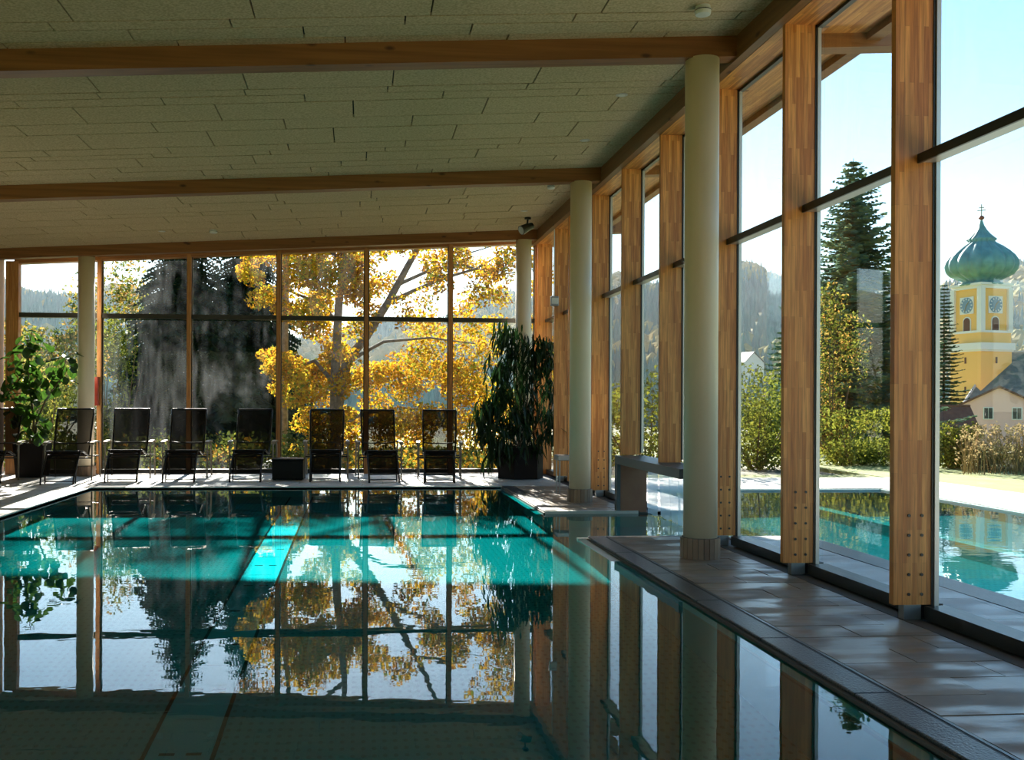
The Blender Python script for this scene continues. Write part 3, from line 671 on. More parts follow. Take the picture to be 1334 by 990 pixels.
# ------------------------------------------------------------------ outdoors: pool and ground
OX0, OX1, OY0, OY1 = 4.1, 7.4, 5.42, 13.45
op = thing('outdoor_pool', 'turquoise outdoor pool beyond the tall glazing', 'pool')
recv(MB().box(OX0, OX1, OY0, OY1, -1.1, -1.05).build('pool_floor', MT['opan'], op))
recv(MB().box(OX0 - .05, OX0, OY0, CH0, -1.05, -.01).box(OX0 - .05, OX0, CH1, OY1, -1.05, -.01).box(OX1, OX1 + .05, OY0, OY1, -1.05, -.01).box(OX0, OX1, OY0 - .05, OY0, -1.05, -.01).box(OX0, OX1, OY1, OY1 + .05, -1.05, -.01).build('pool_wall', MT['panwall'], op))
recv(bevel(MB().box(5.45, 5.62, OY0, 12.2, -1.05, -.20).build('underwater_ledge', MT['rim'], op), .02))
wo2 = MB().add([(OX0, OY0, WZ), (OX1, OY0, WZ), (OX1, OY1, WZ), (OX0, OY1, WZ), (OX0, CH0, WZ), (OX0, CH1, WZ), (3.3, CH0, WZ), (3.3, CH1, WZ)], [(0, 1, 2, 3, 5, 4), (6, 4, 5, 7)]).build('water', MT['owater'], op, smooth=True)
wo2.cycles.is_caustics_caster = True
gd = MB()
BIG = 700
gd.box(3.5, OX0 - .05, -8, CH0 - .05, -.3, -.014).box(3.5, OX0 - .05, CH1 + .05, 16.9, -.3, -.014).box(OX0 - .05, 9.0, -8, OY0 - .05, -.3, -.014).box(OX1 + .05, 9.0, OY0 - .05, 15.5, -.3, -.014).box(OX0 - .05, OX1 + .05, OY1 + .05, 15.5, -.3, -.014).box(3.3, 3.5, -8, CH0, -.3, -.014).box(3.3, 3.5, CH1, 16.9, -.3, -.014)
terrace = tag(gd.build('ground_terrace', MT['mortar']), kind='structure')
def dtiles(x0, x1, y0, y1): tiles(x0, x1, y0, y1, .9, .6, MT['deck'], terrace, .5, .005)
dtiles(3.32, OX0 - .28, 3.5, CH0 - .05); dtiles(3.32, OX0 - .05, CH1 + .05, 15.5); dtiles(OX0 - .28, 9, 3.5, OY0 - .28)
dtiles(OX1 + .05, 9, OY0 - .28, 15.5); dtiles(OX0 - .05, OX1 + .05, OY1 + .05, 15.5)
MB().box(OX0 - .28, OX0 - .05, OY0 - .28, CH0 - .05, -.014, .004).box(OX0 - .05, OX1, OY0 - .28, OY0 - .05, -.014, .004).build('pool_coping', MT['granite'], terrace)
MB().box(3.3, 9, -8, 3.5, -.014, 0).build('deck_slab', MT['deck'], terrace)
# lawn and garden ground: flat near, rising to wooded hills
def ridge(az):                                # apparent slope of the skyline against azimuth in degrees
    K = [(-180, .09), (-40, .10), (-21, .100), (-12, .095), (-4, .06), (3, .075), (9, .10), (15, .112), (22, .118), (28, .105), (36, .108), (50, .12), (180, .09)]
    for (a, s), (b_, t) in zip(K, K[1:]):
        if a <= az <= b_:
            u = (az - a) / (b_ - a); u = u * u * (3 - 2 * u); return s + (t - s) * u
    return .1
RD = 650
def hz(x, y):
    r = math.hypot(x, y); az = math.degrees(math.atan2(x, y))
    t = min(1, max(0, (r - 130) / (RD - 130))); t = t * t * (3 - 2 * t)
    return -.2 + ridge(az) * RD * t * (1 + .10 * sin(az * .9 + 1) * sin(r * .013)) - (2.5 * min(1, max(0, (r - 26) / 60)))
gm = MB(); ring = [0, 10, 15, 17, 20, 26, 40, 70, 110, 150, 200, 260, 320, 380, 440, 500, 560, 610, 650, 720, 900]; NA = 120
for r in ring:
    for j in range(NA):
        a = 2 * pi * j / NA; x, y = r * sin(a), r * cos(a); gm.v.append((x, y, hz(x, y) if r > 25 else (-.2 - (1.3 if r < 1e-9 else 0))))
for i in range(len(ring) - 1):
    for j in range(NA):
        gm.f.append((i * NA + j, i * NA + (j + 1) % NA, (i + 1) * NA + (j + 1) % NA, (i + 1) * NA + j)); gm.m.append(0 if ring[i] < 100 else 1)
# keep the ground below the pool basins
gm.v = [(x, y, z if math.hypot(x, y) > 19.5 else -1.6) for x, y, z in gm.v]
tag(gm.build('ground', [MT['grass'], MT['hill']], smooth=True, fix=True), kind='structure')
tag(MB().box(-30, 30, 16.9, 24, -.35, -.12).build('ground_garden', MT['soil2']), kind='structure')
tag(MB().box(9.0, 30, -8, 24, -.35, -.05).build('ground_lawn', MT['grass']), kind='structure')
tag(MB().box(3.5, 9.0, 15.5, 16.9, -.35, -.06).build('ground_strip', MT['grass']), kind='structure')

# ------------------------------------------------------------------ trees and shrubs
def leaves(mb, c, rad, n, size, rg, nm=1, wts=None, flat=1.0):
    for _ in range(n):
        while True:
            d = Vector((rg.uniform(-1, 1), rg.uniform(-1, 1), rg.uniform(-1, 1)))
            if d.length < 1: break
        p = Vector((c[0] + d.x * rad[0], c[1] + d.y * rad[1], c[2] + d.z * rad[2]))
        a = Vector((rg.gauss(0, 1), rg.gauss(0, 1), rg.gauss(0, 1) * flat)).normalized(); b_ = a.cross(Vector((rg.gauss(0, 1), rg.gauss(0, 1), rg.gauss(0, 1)))).normalized()
        s = size * rg.uniform(.6, 1.3); nn = a.cross(b_) * s * .15
        mi = rg.choices(range(nm), wts)[0] if nm > 1 else 0
        mb.add([p - a * s * .5, p + b_ * s * .3 + nn, p + a * s * .5, p - b_ * s * .3 + nn], [(0, 1, 2), (0, 2, 3)], mi)
# golden oak
rg = random.Random(3)
oak = thing('oak_tree', 'large golden autumn oak spreading behind the far windows', 'tree')
OY = 24.0
def ok(px, py, dy=0): return atY(px, py, OY + dy)
tb = MB()
limbs = [([(428, 690), (432, 600), (438, 540), (452, 470), (476, 440), (505, 395), (532, 345), (552, 310), (570, 270)], .16, .05),
         ([(436, 560), (437, 480), (441, 400), (447, 340), (452, 290), (450, 250)], .13, .05), ([(505, 395), (540, 378), (580, 362), (620, 350), (655, 330)], .06, .015),
         ([(520, 370), (560, 352), (600, 345), (650, 358), (690, 352)], .05, .012), ([(455, 470), (500, 445), (560, 440), (620, 448)], .05, .012),
         ([(441, 420), (415, 395), (380, 380), (345, 372)], .06, .012), ([(436, 500), (410, 470), (380, 480), (360, 475)], .06, .012), ([(436, 560), (470, 540), (520, 530), (560, 535)], .05, .012),
         ([(447, 340), (420, 320), (380, 330), (330, 345)], .05, .01), ([(545, 325), (580, 318), (610, 330), (650, 318)], .04, .01), ([(452, 290), (400, 250), (340, 225), (270, 205), (210, 190)], .06, .01), ([(570, 270), (620, 240), (660, 250)], .05, .01)]
for pts, r0, r1 in limbs:
    k = len(pts); tb.tube([ok(x, y, .25 * sin(i * 1.7 + x) if i and r0 < .12 else 0) for i, (x, y) in enumerate(pts)], [r0 + (r1 - r0) * i / (k - 1) for i in range(k)], 8)
t2 = MB(); t2.tube([ok(366, 690, 1.2), ok(368, 560, 1.2), ok(370, 420, 1.3), ok(374, 330, 1.3), ok(380, 260, 1.3)], [.15, .14, .11, .08, .05], 8)
tb.build('trunk', MT['oakbark'], oak, smooth=True); t2.build('trunk', MT['oakbark'], oak, smooth=True)
lm = MB()
blobs = [(318, 348, 14, 260), (335, 352, 20, 420), (345, 378, 22, 420), (372, 388, 24, 480), (392, 352, 34, 1300), (420, 348, 34, 1200), (430, 385, 32, 1100), (402, 405, 34, 1100), (372, 330, 30, 600), (455, 345, 28, 800), (470, 370, 28, 600), (492, 335, 30, 560),
         (505, 365, 24, 240), (540, 335, 26, 340), (570, 345, 24, 380), (600, 335, 30, 520), (630, 345, 26, 460), (655, 335, 26, 420), (612, 375, 26, 260), (650, 385, 20, 180), (560, 390, 24, 220), (590, 405, 24, 220), (530, 405, 26, 240),
         (560, 440, 26, 240), (600, 445, 30, 360), (640, 440, 26, 320), (480, 420, 26, 280), (450, 440, 24, 240), (352, 466, 14, 200), (370, 476, 22, 480), (398, 478, 30, 900), (425, 470, 26, 600), (380, 500, 22, 420), (400, 512, 26, 520), (430, 512, 30, 700),
         (412, 545, 26, 560), (440, 548, 28, 600), (392, 530, 18, 260), (470, 500, 32, 700), (500, 480, 30, 520), (490, 530, 34, 800), (530, 505, 34, 700), (560, 490, 34, 600), (590, 490, 32, 500), (625, 490, 30, 400), (545, 545, 36, 800), (580, 530, 34, 700), (610, 540, 34, 600), (640, 530, 28, 420),
         (470, 575, 30, 560), (510, 580, 32, 600), (550, 585, 32, 560), (600, 585, 30, 420), (640, 580, 28, 400), (398, 582, 13, 150), (385, 584, 8, 60), (410, 578, 14, 150), (430, 585, 24, 320), (690, 345, 16, 160), (700, 380, 14, 140), (705, 430, 18, 200), (725, 360, 16, 120), (740, 480, 26, 260),
         (340, 300, 34, 500), (390, 295, 30, 500), (620, 290, 36, 400), (670, 300, 30, 300), (350, 255, 34, 300), (640, 250, 36, 300), (575, 255, 24, 120), (330, 215, 36, 380), (280, 225, 30, 300), (240, 205, 30, 260), (300, 180, 34, 300), (200, 190, 30, 220)]
for x, y, r, n_ in blobs:
    for q in range(3):
        xx, yy = x + rg.gauss(0, r * .45), y + rg.gauss(0, r * .45); c = ok(xx, yy, rg.uniform(-1.6, 1.6)); rm = r / F_PX * OY
        brownish = 2.2 if (y < 420 and x > 430) else .5
        leaves(lm, c, (rm * .75, .6, rm * .6), int(n_ * .55), .098, rg, 4, [4, 3, brownish, 1.5])
lm.build('foliage', [MT['oak1'], MT['oak2'], MT['oak3'], MT['oak4']], oak)

def fir(name, lab, base, h, rad, mats, seed, n_wh=34):
    rg = random.Random(seed); t = thing(name, lab, 'tree', base)
    MB().tube([(0, 0, 0), (0, 0, h * .6), (0, 0, h)], [rad * .06, rad * .035, .008], 8).build('trunk', MT['bark'], t, smooth=True)
    b = MB()
    for w in range(n_wh):
        z = h * (.04 + .94 * (w / (n_wh - 1)) ** .85); f = 1 - z / h; L = rad * f ** .75 + .10; a0 = rg.uniform(0, 6.28)
        for k in range(8):
            a = a0 + k * .785 + rg.uniform(-.3, .3); l = L * rg.uniform(.6, 1.15); dx, dy = cos(a), sin(a)
            ns = max(3, int(l / .11))
            for s_ in range(ns):
                u = (s_ + .7) / ns; p = Vector((dx * l * u, dy * l * u, z - .30 * l * u + .32 * l * u * u))
                for _ in range(5):
                    sd = rg.choice((-1, 1)); q = .28 * l * (1.1 - u) * rg.uniform(.4, 1) + .06
                    tip = p + Vector((dx * .5 - dy * sd, dy * .5 + dx * sd, rg.uniform(-.25, .3))) * q
                    e = Vector((dx * .03 + .012, dy * .03, .028 * rg.choice((-1, 1))))
                    b.add([p - e, p + e, tip + e * .4, tip - e * .4], [(0, 1, 2, 3)], rg.choice((0, 0, 1)))
    b.build('needle_sprays', mats, t); return t
def conifer(name, lab, base, h, rad, mat, seed, dens=1.0, droop=.5, grp=None, low=.05):
    rg = random.Random(seed); t = thing(name, lab, 'tree', base, 0, grp)
    MB().tube([(0, 0, 0), (0, 0, h * .6), (0, 0, h)], [rad * .07, rad * .04, .01], 8).build('trunk', MT['bark'], t, smooth=True)
    b = MB(); z = h * low; 
    while z < h * .985:
        f = 1 - z / h; L = rad * (f ** .8) * 1.0 + .05; nb = int(7 + 5 * f)
        a0 = rg.uniform(0, 6.28)
        for k in range(nb):
            a = a0 + 2 * pi * k / nb + rg.uniform(-.25, .25); l = L * rg.uniform(.75, 1.12); dx, dy = cos(a), sin(a); up = .25 if f < .25 else 0
            nseg = max(4, int(l / .22 * dens))
            for s in range(nseg):
                u = (s + .6) / nseg
                p = Vector((dx * l * u, dy * l * u, z - droop * l * u * u * .55 + up * l * u + .10 * l * u ** 3))
                w = .10 * l + .22 * l * (1 - u) * .8
                for sd in (-1, 1):
                    for rep in range(2):
                        q = p + Vector((-dy * sd * w * rg.uniform(.6, 1.1), dx * sd * w * rg.uniform(.6, 1.1), -droop * w * rg.uniform(.2, .9))) + Vector((dx, dy, 0)) * w * .35
                        e = Vector((dx, dy, 0)) * l * .05 + Vector((0, 0, rg.uniform(-.03, .03) * l))
                        b.add([p - e, p + e, q], [(0, 1, 2)])
                q2 = p + Vector((dx * .12 * l, dy * .12 * l, -.04 * l))
                b.add([p + Vector((-dy, dx, 0)) * .03 * l, p - Vector((-dy, dx, 0)) * .03 * l, q2], [(0, 1, 2)])
        z += max(.10, (.055 * h * (.35 + f * .65)) / dens * .55)
    b.build('needle_sprays', mat, t)
    return t
g = 'dark spruces behind the recliner windows'
conifer('spruce_tree', 'broad dark spruce filling the second and third far windows', (atY(240, 610, 31).x, 31, -1), 9.6, 2.9, MT['needle'], 1, 2.2, .8, g)
conifer('spruce_tree', 'dark spruce between the broad spruce and the golden oak', (atY(320, 610, 34).x, 34, -1), 10.2, 2.9, MT['needle'], 2, 2.2, .8, g)
fir('fir_tree', 'green conifer in front of the distant house', (*at(1018, 600, 36).xy, -1.0), 4.9, 1.4, [MT['needle2'], MT['needle3']], 6, 22)
fir('fir_tree', 'tall conifer seen between the two fins beside the church', (*at(1110, 600, 29).xy, -.4), 8.85, 3.1, [MT['needle2'], MT['needle3']], 3, 44)
fir('spruce_tree', 'slim dark spruce standing against the yellow church tower', (*at(1229, 600, 58).xy, -1.5), 9.9, 1.7, [MT['needle'], MT['needle2']], 4, 40)
def bush(name, lab, px, py, d, rx, rz, mats, seed, n=2200, size=.10, wts=None, grp=None, zb=-.1, cat='shrub'):
    rg = random.Random(seed); p = at(px, py, d); t = thing(name, lab, cat, (p.x, p.y, zb), 0, grp)
    H = p.z - zb; st = MB()
    for k in range(7):
        a = rg.uniform(0, 6.28); st.tube([(0.1 * cos(a), .1 * sin(a), 0), (rx * .4 * cos(a), rx * .4 * sin(a), H * .6), (rx * .75 * cos(a), rx * .75 * sin(a), H + rz * rg.uniform(.1, .7))], [.03, .018, .006], 5)
    st.build('stems', MT['bark'], t)
    b = MB(); nb = 16
    for k in range(nb):
        a = rg.uniform(0, 6.28); r = rx * rg.uniform(.1, .8); z = H + rz * rg.uniform(-1, .75)
        z = max(.25, z)
        leaves(b, (r * cos(a), r * sin(a), z), (rx * .42, rx * .42, rz * .38), n // nb, size, rg, len(mats), wts or [1] * len(mats))
    b.build('foliage', mats, t); return t
Y_, G_, O_ = MT['bushy'], MT['bushg'], MT['busho']
bush('shrub', 'bright yellow-green shrub behind the pot of the fiddle-leaf fig', 60, 540, 21, 1.1, 1.3, [Y_, G_], 1, 3000, .11)
bush('shrub', 'green shrub behind the crown of the fiddle-leaf fig', 30, 480, 26, 1.4, 1.3, [G_, Y_, O_], 2, 3000, .12)
bush('autumn_tree', 'pale orange autumn tree behind the fiddle-leaf fig', 62, 470, 45, 2.6, 1.7, [O_, Y_, G_], 3, 4200, .2, cat='tree')
bush('shrub', 'tall slender green shrub outside beside the cream column by the fig', 152, 520, 24, .8, 2.2, [G_, Y_], 4, 3000, .10)
bush('autumn_tree', 'pale autumn tree between the broad spruce and the cream column by the fig', 138, 400, 48, 2.4, 3.5, [O_, G_, Y_], 14, 3600, .2, cat='tree')
bush('shrub', 'low leafy plant with yellow-green leaves between the recliners outside the glass', 288, 600, 18.2, .45, .25, [Y_, O_], 5, 500, .07)
bush('shrub', 'low pale shrub at the foot of the golden oak', 560, 608, 20, 1.3, .35, [O_, Y_, G_], 6, 1200, .09)
bush('shrub', 'orange and green shrub outside behind the hexagonal planter', 668, 580, 23, 1.0, 1.0, [O_, Y_], 7, 1600, .10)
bush('shrub', 'tall green shrub outside the glazing above the swim-out portal', 845, 555, 19, 1.5, 1.25, [G_, Y_], 8, 4200, .09)
bush('shrub', 'olive green shrub outside beside the column at the channel corner', 985, 555, 20, 1.15, 1.1, [Y_, G_], 9, 4200, .08)
bush('shrub', 'dense green shrub outside below the small distant white house', 1010, 525, 25, 1.2, 1.2, [G_, Y_], 10, 3600, .09)
bush('shrub', 'bright yellow-green round shrub below the tall conifer', 1112, 580, 20.5, 1.15, .75, [Y_, Y_, G_], 11, 4200, .08)
bush('autumn_tree', 'golden brown autumn tree in front of the tall conifer', 1083, 480, 25, 1.0, 2.0, [O_, Y_, G_], 12, 5200, .09, cat='tree')
bush('autumn_tree', 'dark green leafy tree beside the tall conifer, on the church side', 1150, 490, 30, 1.5, 1.8, [G_, MT['needle2']], 13, 4200, .11, cat='tree')
bush('shrub', 'small yellow-green shrub below the slim spruce by the church', 1240, 580, 19.5, .5, .55, [Y_, Y_, G_], 15, 2600, .07)
bush('shrub', 'dry reddish garden plants with seed heads in front of the pink house', 1300, 598, 19.5, .85, .28, [MT['reed'], O_, Y_], 16, 3200, .06)
bush('shrub', 'dry garden plants farthest from the barn, beside the lawn', 1375, 600, 19, .9, .28, [MT['reed'], G_], 17, 1800, .06)
bush('shrub', 'green shrub outside behind the column past the portal', 790, 560, 22, 1.4, 1.1, [G_, Y_], 18, 2600, .09)
rgg = random.Random(9); rb_ = MB()
for k in range(420):
    p = at(rgg.uniform(1255, 1380), 600, rgg.uniform(17.6, 20)); h = rgg.uniform(.2, .8); lx, ly = rgg.gauss(0, .12), rgg.gauss(0, .12)
    rb_.tube([(p.x, p.y, -.08), (p.x + lx * .4, p.y + ly * .4, h * .6), (p.x + lx, p.y + ly, h)], [.008, .006, .003], 3)
    leaves(rb_, (p.x + lx, p.y + ly, h), (.05, .05, .08), 5, .06, rgg)
tag(rb_.build('dry_grass', MT['reed']), 'dry tall grass stalks along the pool terrace below the church', 'grass', kind='stuff')

rgu = random.Random(17); ug = MB()
for k in range(2600):
    x = rgu.uniform(-6.5, 3.2); y = rgu.uniform(17.4, 21.5); h = rgu.uniform(.05, .34) * (1.5 if x < -1 else .8)
    leaves(ug, (x, y, -.10 + h), (.10, .10, h * .6), 5, .09, rgu, 3, [6, 1, .6] if x < -1 else [1.2, 2, 2])
tag(ug.build('undergrowth', [MT['bushg'], MT['bushy'], MT['oak2']]), 'low garden plants and fallen leaves outside the recliner windows', 'undergrowth', kind='stuff')
# light haze lying in the valley
m, nt, out = newmat('valley_haze'); _v = N(nt, 'VolumeScatter'); _v.inputs['Density'].default_value = .00022; _v.inputs['Anisotropy'].default_value = .3; _v.inputs['Color'].default_value = (.8, .9, 1, 1); nt.links.new(_v.outputs[0], out.inputs['Volume'])
tag(MB().box(-420, 520, 95, 760, -4, 95).build('haze', m), 'thin valley haze over the wooded hills', 'haze', kind='stuff')
# hillside woods
rgh = random.Random(21); hb = MB()
def cone(mb, x, y, z, h, r, mi):
    V = [(x + r * cos(k * 1.0472), y + r * sin(k * 1.0472), z + h * .08) for k in range(6)] + [(x + r * .45 * cos(k * 1.0472), y + r * .45 * sin(k * 1.0472), z + h * .55) for k in range(6)] + [(x, y, z + h)]
    mb.add(V, [(k, (k + 1) % 6, 6 + (k + 1) % 6, 6 + k) for k in range(6)] + [(6 + k, 6 + (k + 1) % 6, 12) for k in range(6)], mi)
def puff(mb, x, y, z, h, r, mi):
    V = []
    for (f, q) in ((.1, .55), (.4, 1), (.75, .75)): V += [(x + r * q * rgh.uniform(.75, 1.2) * cos(k * 1.257), y + r * q * rgh.uniform(.75, 1.2) * sin(k * 1.257), z + h * f) for k in range(5)]
    V.append((x, y, z + h)); mb.add(V, [(5 * l + k, 5 * l + (k + 1) % 5, 5 * l + 5 + (k + 1) % 5, 5 * l + 5 + k) for l in range(2) for k in range(5)] + [(10 + k, 10 + (k + 1) % 5, 15) for k in range(5)], mi)
WH = at(982, 527, 190).xy
for k in range(15000):
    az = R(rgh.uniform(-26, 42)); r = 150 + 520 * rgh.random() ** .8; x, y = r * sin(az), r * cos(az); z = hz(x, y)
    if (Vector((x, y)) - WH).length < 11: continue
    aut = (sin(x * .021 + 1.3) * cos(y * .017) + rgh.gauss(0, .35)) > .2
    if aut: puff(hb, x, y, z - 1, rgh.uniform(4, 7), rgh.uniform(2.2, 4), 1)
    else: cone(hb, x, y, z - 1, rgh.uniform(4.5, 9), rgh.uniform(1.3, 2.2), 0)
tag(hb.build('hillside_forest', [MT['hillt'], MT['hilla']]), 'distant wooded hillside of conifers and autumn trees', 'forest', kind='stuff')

# ------------------------------------------------------------------ church, houses
D = 90.0
cc = at(1277.5, 527, D); K = F_PX / D; HZ = 527.4
zpx = lambda y: 1.2 + (HZ - y) / K
view = math.atan2(cc.x, cc.y)
ch = thing('church', 'yellow church tower with a green copper onion dome and clock', 'church', (cc.x, cc.y, -2), -view)
def zz(y): return zpx(y) + 2
def sq(mb, hd, z0, z1, mi=0, tw_=0.0):
    P = [(hd * cos(a + tw_), hd * sin(a + tw_)) for a in (0, pi / 2, pi, 1.5 * pi)]; mb.prism(P, z0, z1, mi)
m1 = MB(); sq(m1, 2.45, 0, zz(457)); m1.build('lower_stage', MT['yellow'], ch, fix=True)
m1 = MB(); sq(m1, 2.75, zz(457), zz(448)); sq(m1, 2.6, zz(459), zz(457)); m1.build('cornice', MT['chwhite'], ch, fix=True)
m1 = MB(); sq(m1, 2.4, zz(448), zz(434)); m1.build('parapet', MT['yellow'], ch, fix=True)
m1 = MB(); sq(m1, 2.45, zz(435), zz(432)); m1.build('cornice', MT['chwhite'], ch, fix=True)
m1 = MB(); sq(m1, 2.2, zz(434), zz(377)); m1.build('belfry', MT['yellow'], ch, fix=True)
m1 = MB(); sq(m1, 2.4, zz(378), zz(374)); sq(m1, 2.6, zz(374), zz(371)); m1.build('cornice', MT['chwhite'], ch, fix=True)
for k in range(4):
    a = k * pi / 2; sqp = MB()
    x, y = 2.2 * cos(a), 2.2 * sin(a)
    sqp.prism([(x + .34 * cos(b_), y + .34 * sin(b_)) for b_ in (a + pi / 4 * 0, a + pi / 2, a + pi, a + 1.5 * pi)], zz(434), zz(377)); sqp.build('pilaster', MT['chwhite'], ch, fix=True)
# left and right camera-facing faces (normals at 225 and 315 degrees in local axes)
for fa, nm in ((1.25 * pi, 'l'), (1.75 * pi, 'r')):
    nx, ny = cos(fa), sin(fa); tx, ty = -ny, nx; d0 = 2.2 / math.sqrt(2)
    def face(u, w, e): return (nx * (d0 + e) + tx * u, ny * (d0 + e) + ty * u, w)
    def plate(name, u0, u1, w0, w1, e, mat, par):
        b = MB(); b.add([face(u, w, q) for q in (0, e) for w in (w0, w1) for u in (u0, u1)], [(0, 2, 3, 1), (4, 5, 7, 6), (0, 1, 5, 4), (2, 6, 7, 3), (0, 4, 6, 2), (1, 3, 7, 5)])
        return b.build(name, mat, par, fix=True)
    ck = plate('clock', -.78, .78, zz(410), zz(388), .08, MT['chwhite'], ch)
    def disc(name, r, e0, e1, mat, n=28):
        b = MB(); c = (zz(410) + zz(388)) / 2
        V = [face(r * cos(2 * pi * j / n), c + r * sin(2 * pi * j / n), e) for e in (e0, e1) for j in range(n)]
        b.add(V, [tuple(range(n)), tuple(range(n, 2 * n))] + [(j, (j + 1) % n, n + (j + 1) % n, n + j) for j in range(n)]); return b.build(name, mat, ck, fix=True)
    disc('dial', .72, .08, .11, MT['dial'])
    b = MB(); c = (zz(410) + zz(388)) / 2
    for h_ in range(12):
        an = h_ * pi / 6
        for s0, s1, w_ in ((.50, .66, .05),):
            du, dw = sin(an), cos(an)
            V = [face(du * s + dw * q, c + dw * s - du * q, e) for e in (.11, .13) for s in (s0, s1) for q in (-w_, w_)]
            b.add(V, [(0, 2, 3, 1), (4, 5, 7, 6), (0, 1, 5, 4), (2, 6, 7, 3), (0, 4, 6, 2), (1, 3, 7, 5)])
    b.build('hour_marks', MT['chwhite'], ck, fix=True)
    b = MB()
    for an, s1, w_ in ((.75, .42, .04), (-2.75, .58, .03)):
        du, dw = sin(an), cos(an)
        V = [face(du * s + dw * q, c + dw * s - du * q, e) for e in (.13, .15) for s in (-.1, s1) for q in (-w_, w_)]
        b.add(V, [(0, 2, 3, 1), (4, 5, 7, 6), (0, 1, 5, 4), (2, 6, 7, 3), (0, 4, 6, 2), (1, 3, 7, 5)])
    b.build('clock_hands', MT['gold'], ck, fix=True)
    # arched louvre window
    w0, w1, hw = zz(434), zz(420), .36; n_ = 10
    P = [(-hw, w0), (hw, w0)] + [(hw * cos(pi * j / n_), w1 + hw * sin(pi * j / n_)) for j in range(n_ + 1)]
    for nm2, sc_, e, mt in (('arch_frame', 1.25, .05, 'chwhite'), ('louvre_window', 1.0, .08, 'louvre')):
        b = MB(); k = len(P); V = [face(u * sc_, w0 + (w - w0) * (1 + (sc_ - 1) * .3), q) for q in (0, e) for u, w in P]
        b.add(V, [tuple(range(k)), tuple(range(k, 2 * k))] + [(j, (j + 1) % k, k + (j + 1) % k, k + j) for j in range(k)]); b.build(nm2, MT[mt], ch, fix=True)
    d0 = 2.45 / math.sqrt(2)
    for wy in (470, 508): plate('slit_window', -.10, .10, zz(wy + 4), zz(wy - 4), .03, MT['louvre'], ch)
prof = [(1.75, zz(373)), (1.9, zz(371.5)), (1.45, zz(369)), (1.3, zz(367)), (1.9, zz(362.5)), (2.4, zz(358.5)), (2.68, zz(353)), (2.78, zz(347)), (2.72, zz(341)), (2.5, zz(335)), (2.1, zz(328.5)), (1.6, zz(322)), (1.15, zz(317.5)), (.98, zz(315)), (1.16, zz(312.5)), (1.05, zz(311)), (.72, zz(306)), (.42, zz(300)), (.22, zz(294)), (.1, zz(288)), (.05, zz(284))]
MB().lathe(prof, (0, 0, 0), 192, 0, .11, 16).build('onion_dome', MT['copper'], ch, smooth=True)
MB().lathe([(.02, zz(287) ), (.2, zz(285.5)), (.26, zz(284)), (.2, zz(282)), (.02, zz(280.5))], (0, 0, 0), 16).build('ball', MT['rust'], ch, smooth=True)
MB().box(-.04, .04, -.04, .04, zz(281), zz(266)).box(-.34, .34, -.04, .04, zz(274.5), zz(273.5)).box(-.22, .22, -.04, .04, zz(271), zz(270)).build('cross', MT['gold'], ch)
# nave
na = MB(); zr, ze = zz(458.5), zz(540)
e = lambda px, dy: ((px - 1277.5) / K, dy)
V = [(*e(1297, 1.0), zr), (*e(1440, 1.0), zr), (*e(1250, -4.5), ze), (*e(1440, -4.5), ze), (*e(1440, 6.5), ze), (*e(1250, 6.5), ze)]
na.add(V, [(0, 2, 3, 1), (0, 1, 4, 5), (0, 5, 2), (1, 3, 4), (2, 5, 4, 3)]); na.build('nave_roof', MT['slate'], ch, fix=True)
MB().tube([V[2], V[0], V[1]], .12, 6).build('roof_ridge', MT['ridge'], ch)
x0_, x1_ = e(1258, 0)[0], e(1436, 0)[0]; MB().box(x0_, x1_, -4.1, 6.1, 0, ze).build('nave_wall', MT['yellow'], ch)

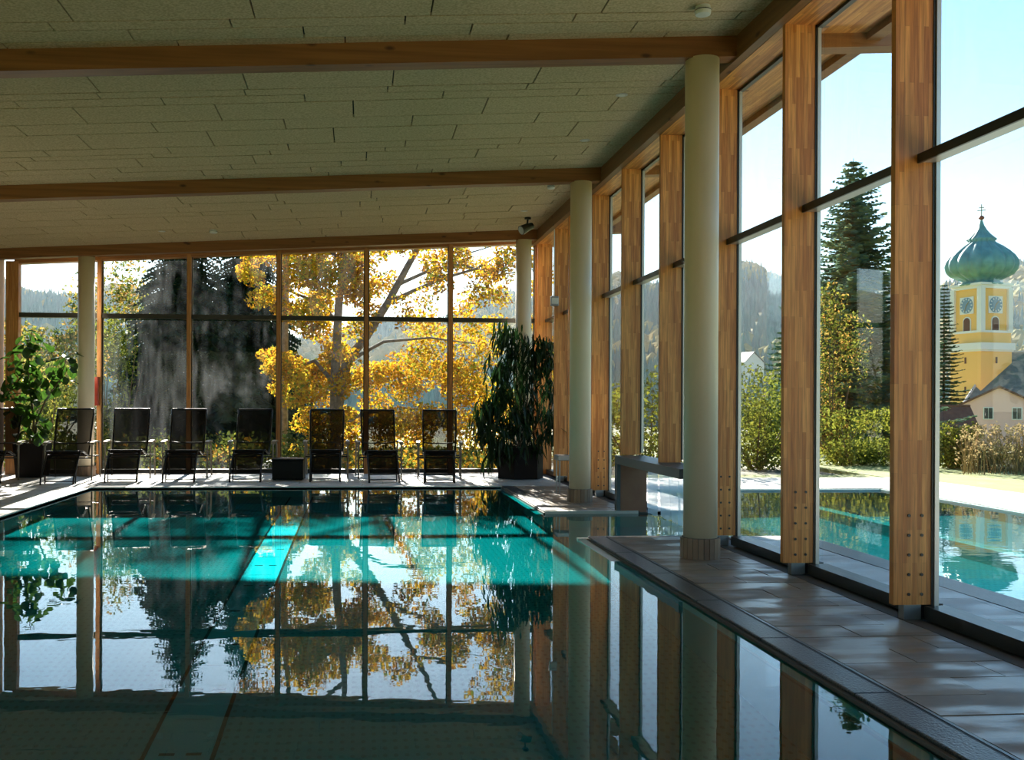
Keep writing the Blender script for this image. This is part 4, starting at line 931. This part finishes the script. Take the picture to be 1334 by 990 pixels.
def house(name, lab, cat, px0, px1, apx, ay, ey, by, d, depth, wall, roof, wins=(), rot=0, over=.25):
    c = at((px0 + px1) / 2, 527, d); k = F_PX / d; z = lambda y: 1.2 + (527 - y) / k - c2.z
    c2 = Vector((c.x, c.y, -2)); t = thing(name, lab, cat, c2, -math.atan2(c.x, c.y) + rot)
    xl, xr, xa = ((p - (px0 + px1) / 2) / k for p in (px0, px1, apx))
    V = [(x, y, zq) for y in (0, depth) for x, zq in ((xl, 0), (xr, 0), (xr, z(ey)), (xa, z(ay)), (xl, z(ey)))]
    b = MB(); b.add(V, [(0, 1, 2, 3, 4), (9, 8, 7, 6, 5)] + [(i, 5 + i, 5 + (i + 1) % 5, (i + 1) % 5) for i in range(5)]); b.build('wall', wall, t, fix=True)
    for sx, xe in ((-1, xl), (1, xr)):
        sl_ = (z(ay) - z(ey)) / abs(xe - xa); xo = xe + sx * over; zo = z(ey) - over * sl_
        b = MB(); V = [(x, y, zq + th) for th in (.02, .16) for y in (-over, depth + over) for x, zq in ((xa, z(ay)), (xo, zo))]
        b.add(V, [(0, 2, 3, 1), (4, 5, 7, 6), (0, 1, 5, 4), (2, 6, 7, 3), (0, 4, 6, 2), (1, 3, 7, 5)]); b.build('roof_slope', roof, t, fix=True)
    for wx, wy, ww, wh in wins:
        u = (wx - (px0 + px1) / 2) / k; hw, hh = ww / k / 2, wh / k / 2
        f = MB().box(u - hw * 1.25, u + hw * 1.25, -.05, .02, z(wy) - hh * 1.15, z(wy) + hh * 1.15).build('window_frame', MT['chwhite'], t)
        MB().box(u - hw, u - .02, -.07, -.04, z(wy) - hh, z(wy) + hh).build('window_pane', MT['pane'], f); MB().box(u + .02, u + hw, -.07, -.04, z(wy) - hh, z(wy) + hh).build('window_pane', MT['pane'], f)
    return t
house('pink_house', 'pink gabled house in front of the church', 'house', 1259, 1346, 1302, 504.5, 527, 570, 74, 9, MT['pink'], MT['barn'], [(1289.5, 538, 9.5, 14), (1322, 538, 9.5, 14)])
house('white_house', 'small distant white house with a brown roof on the hillside', 'house', 966, 999, 981, 460, 473, 500, 190, 8, MT['chwhite'], MT['slate'], [(974, 484, 5, 6), (986, 484, 5, 6)], rot=.75)
bc = [at(1075, 550, 47), at(1258, 550, 47)]
bn = thing('barn', 'long low barn with a dark red-brown roof below the church', 'barn', (bc[0].x, bc[0].y, -1.5), math.atan2(bc[1].y - bc[0].y, bc[1].x - bc[0].x))
L_ = (bc[1] - bc[0]).length; zr = 1.2 - (531 - 527) / F_PX * 47 + 1.5; ze = zr - 1.15
b = MB(); V = [(x, y, zq) for x in (0, L_) for y, zq in ((-1.0, 0), (1.0, 0), (1.0, ze), (0, zr), (-1.0, ze))]
b.add(V, [(0, 1, 2, 3, 4), (9, 8, 7, 6, 5)] + [(i, 5 + i, 5 + (i + 1) % 5, (i + 1) % 5) for i in range(5)]); b.build('wall', MT['brown'], bn, fix=True)
for sy in (-1, 1):
    ns = 7
    for k in range(ns):
        y0_, y1_ = 1.15 * k / ns, 1.15 * (k + 1) / ns; s_ = (zr - ze) / 1.0
        b = MB(); V = [(x, sy * yq, zr - s_ * yq + th) for th in (.03, .09 + .02) for x in (-.2, L_ + .2) for yq in (y0_, y1_ + .02)]
        b.add(V, [(0, 2, 3, 1), (4, 5, 7, 6), (0, 1, 5, 4), (2, 6, 7, 3), (0, 4, 6, 2), (1, 3, 7, 5)]); b.build('roof_course', MT['barn'], bn, fix=True)
MB().tube([(-.2, 0, zr + .1), (L_ + .2, 0, zr + .1)], .06, 6).build('roof_ridge', MT['barn'], bn)
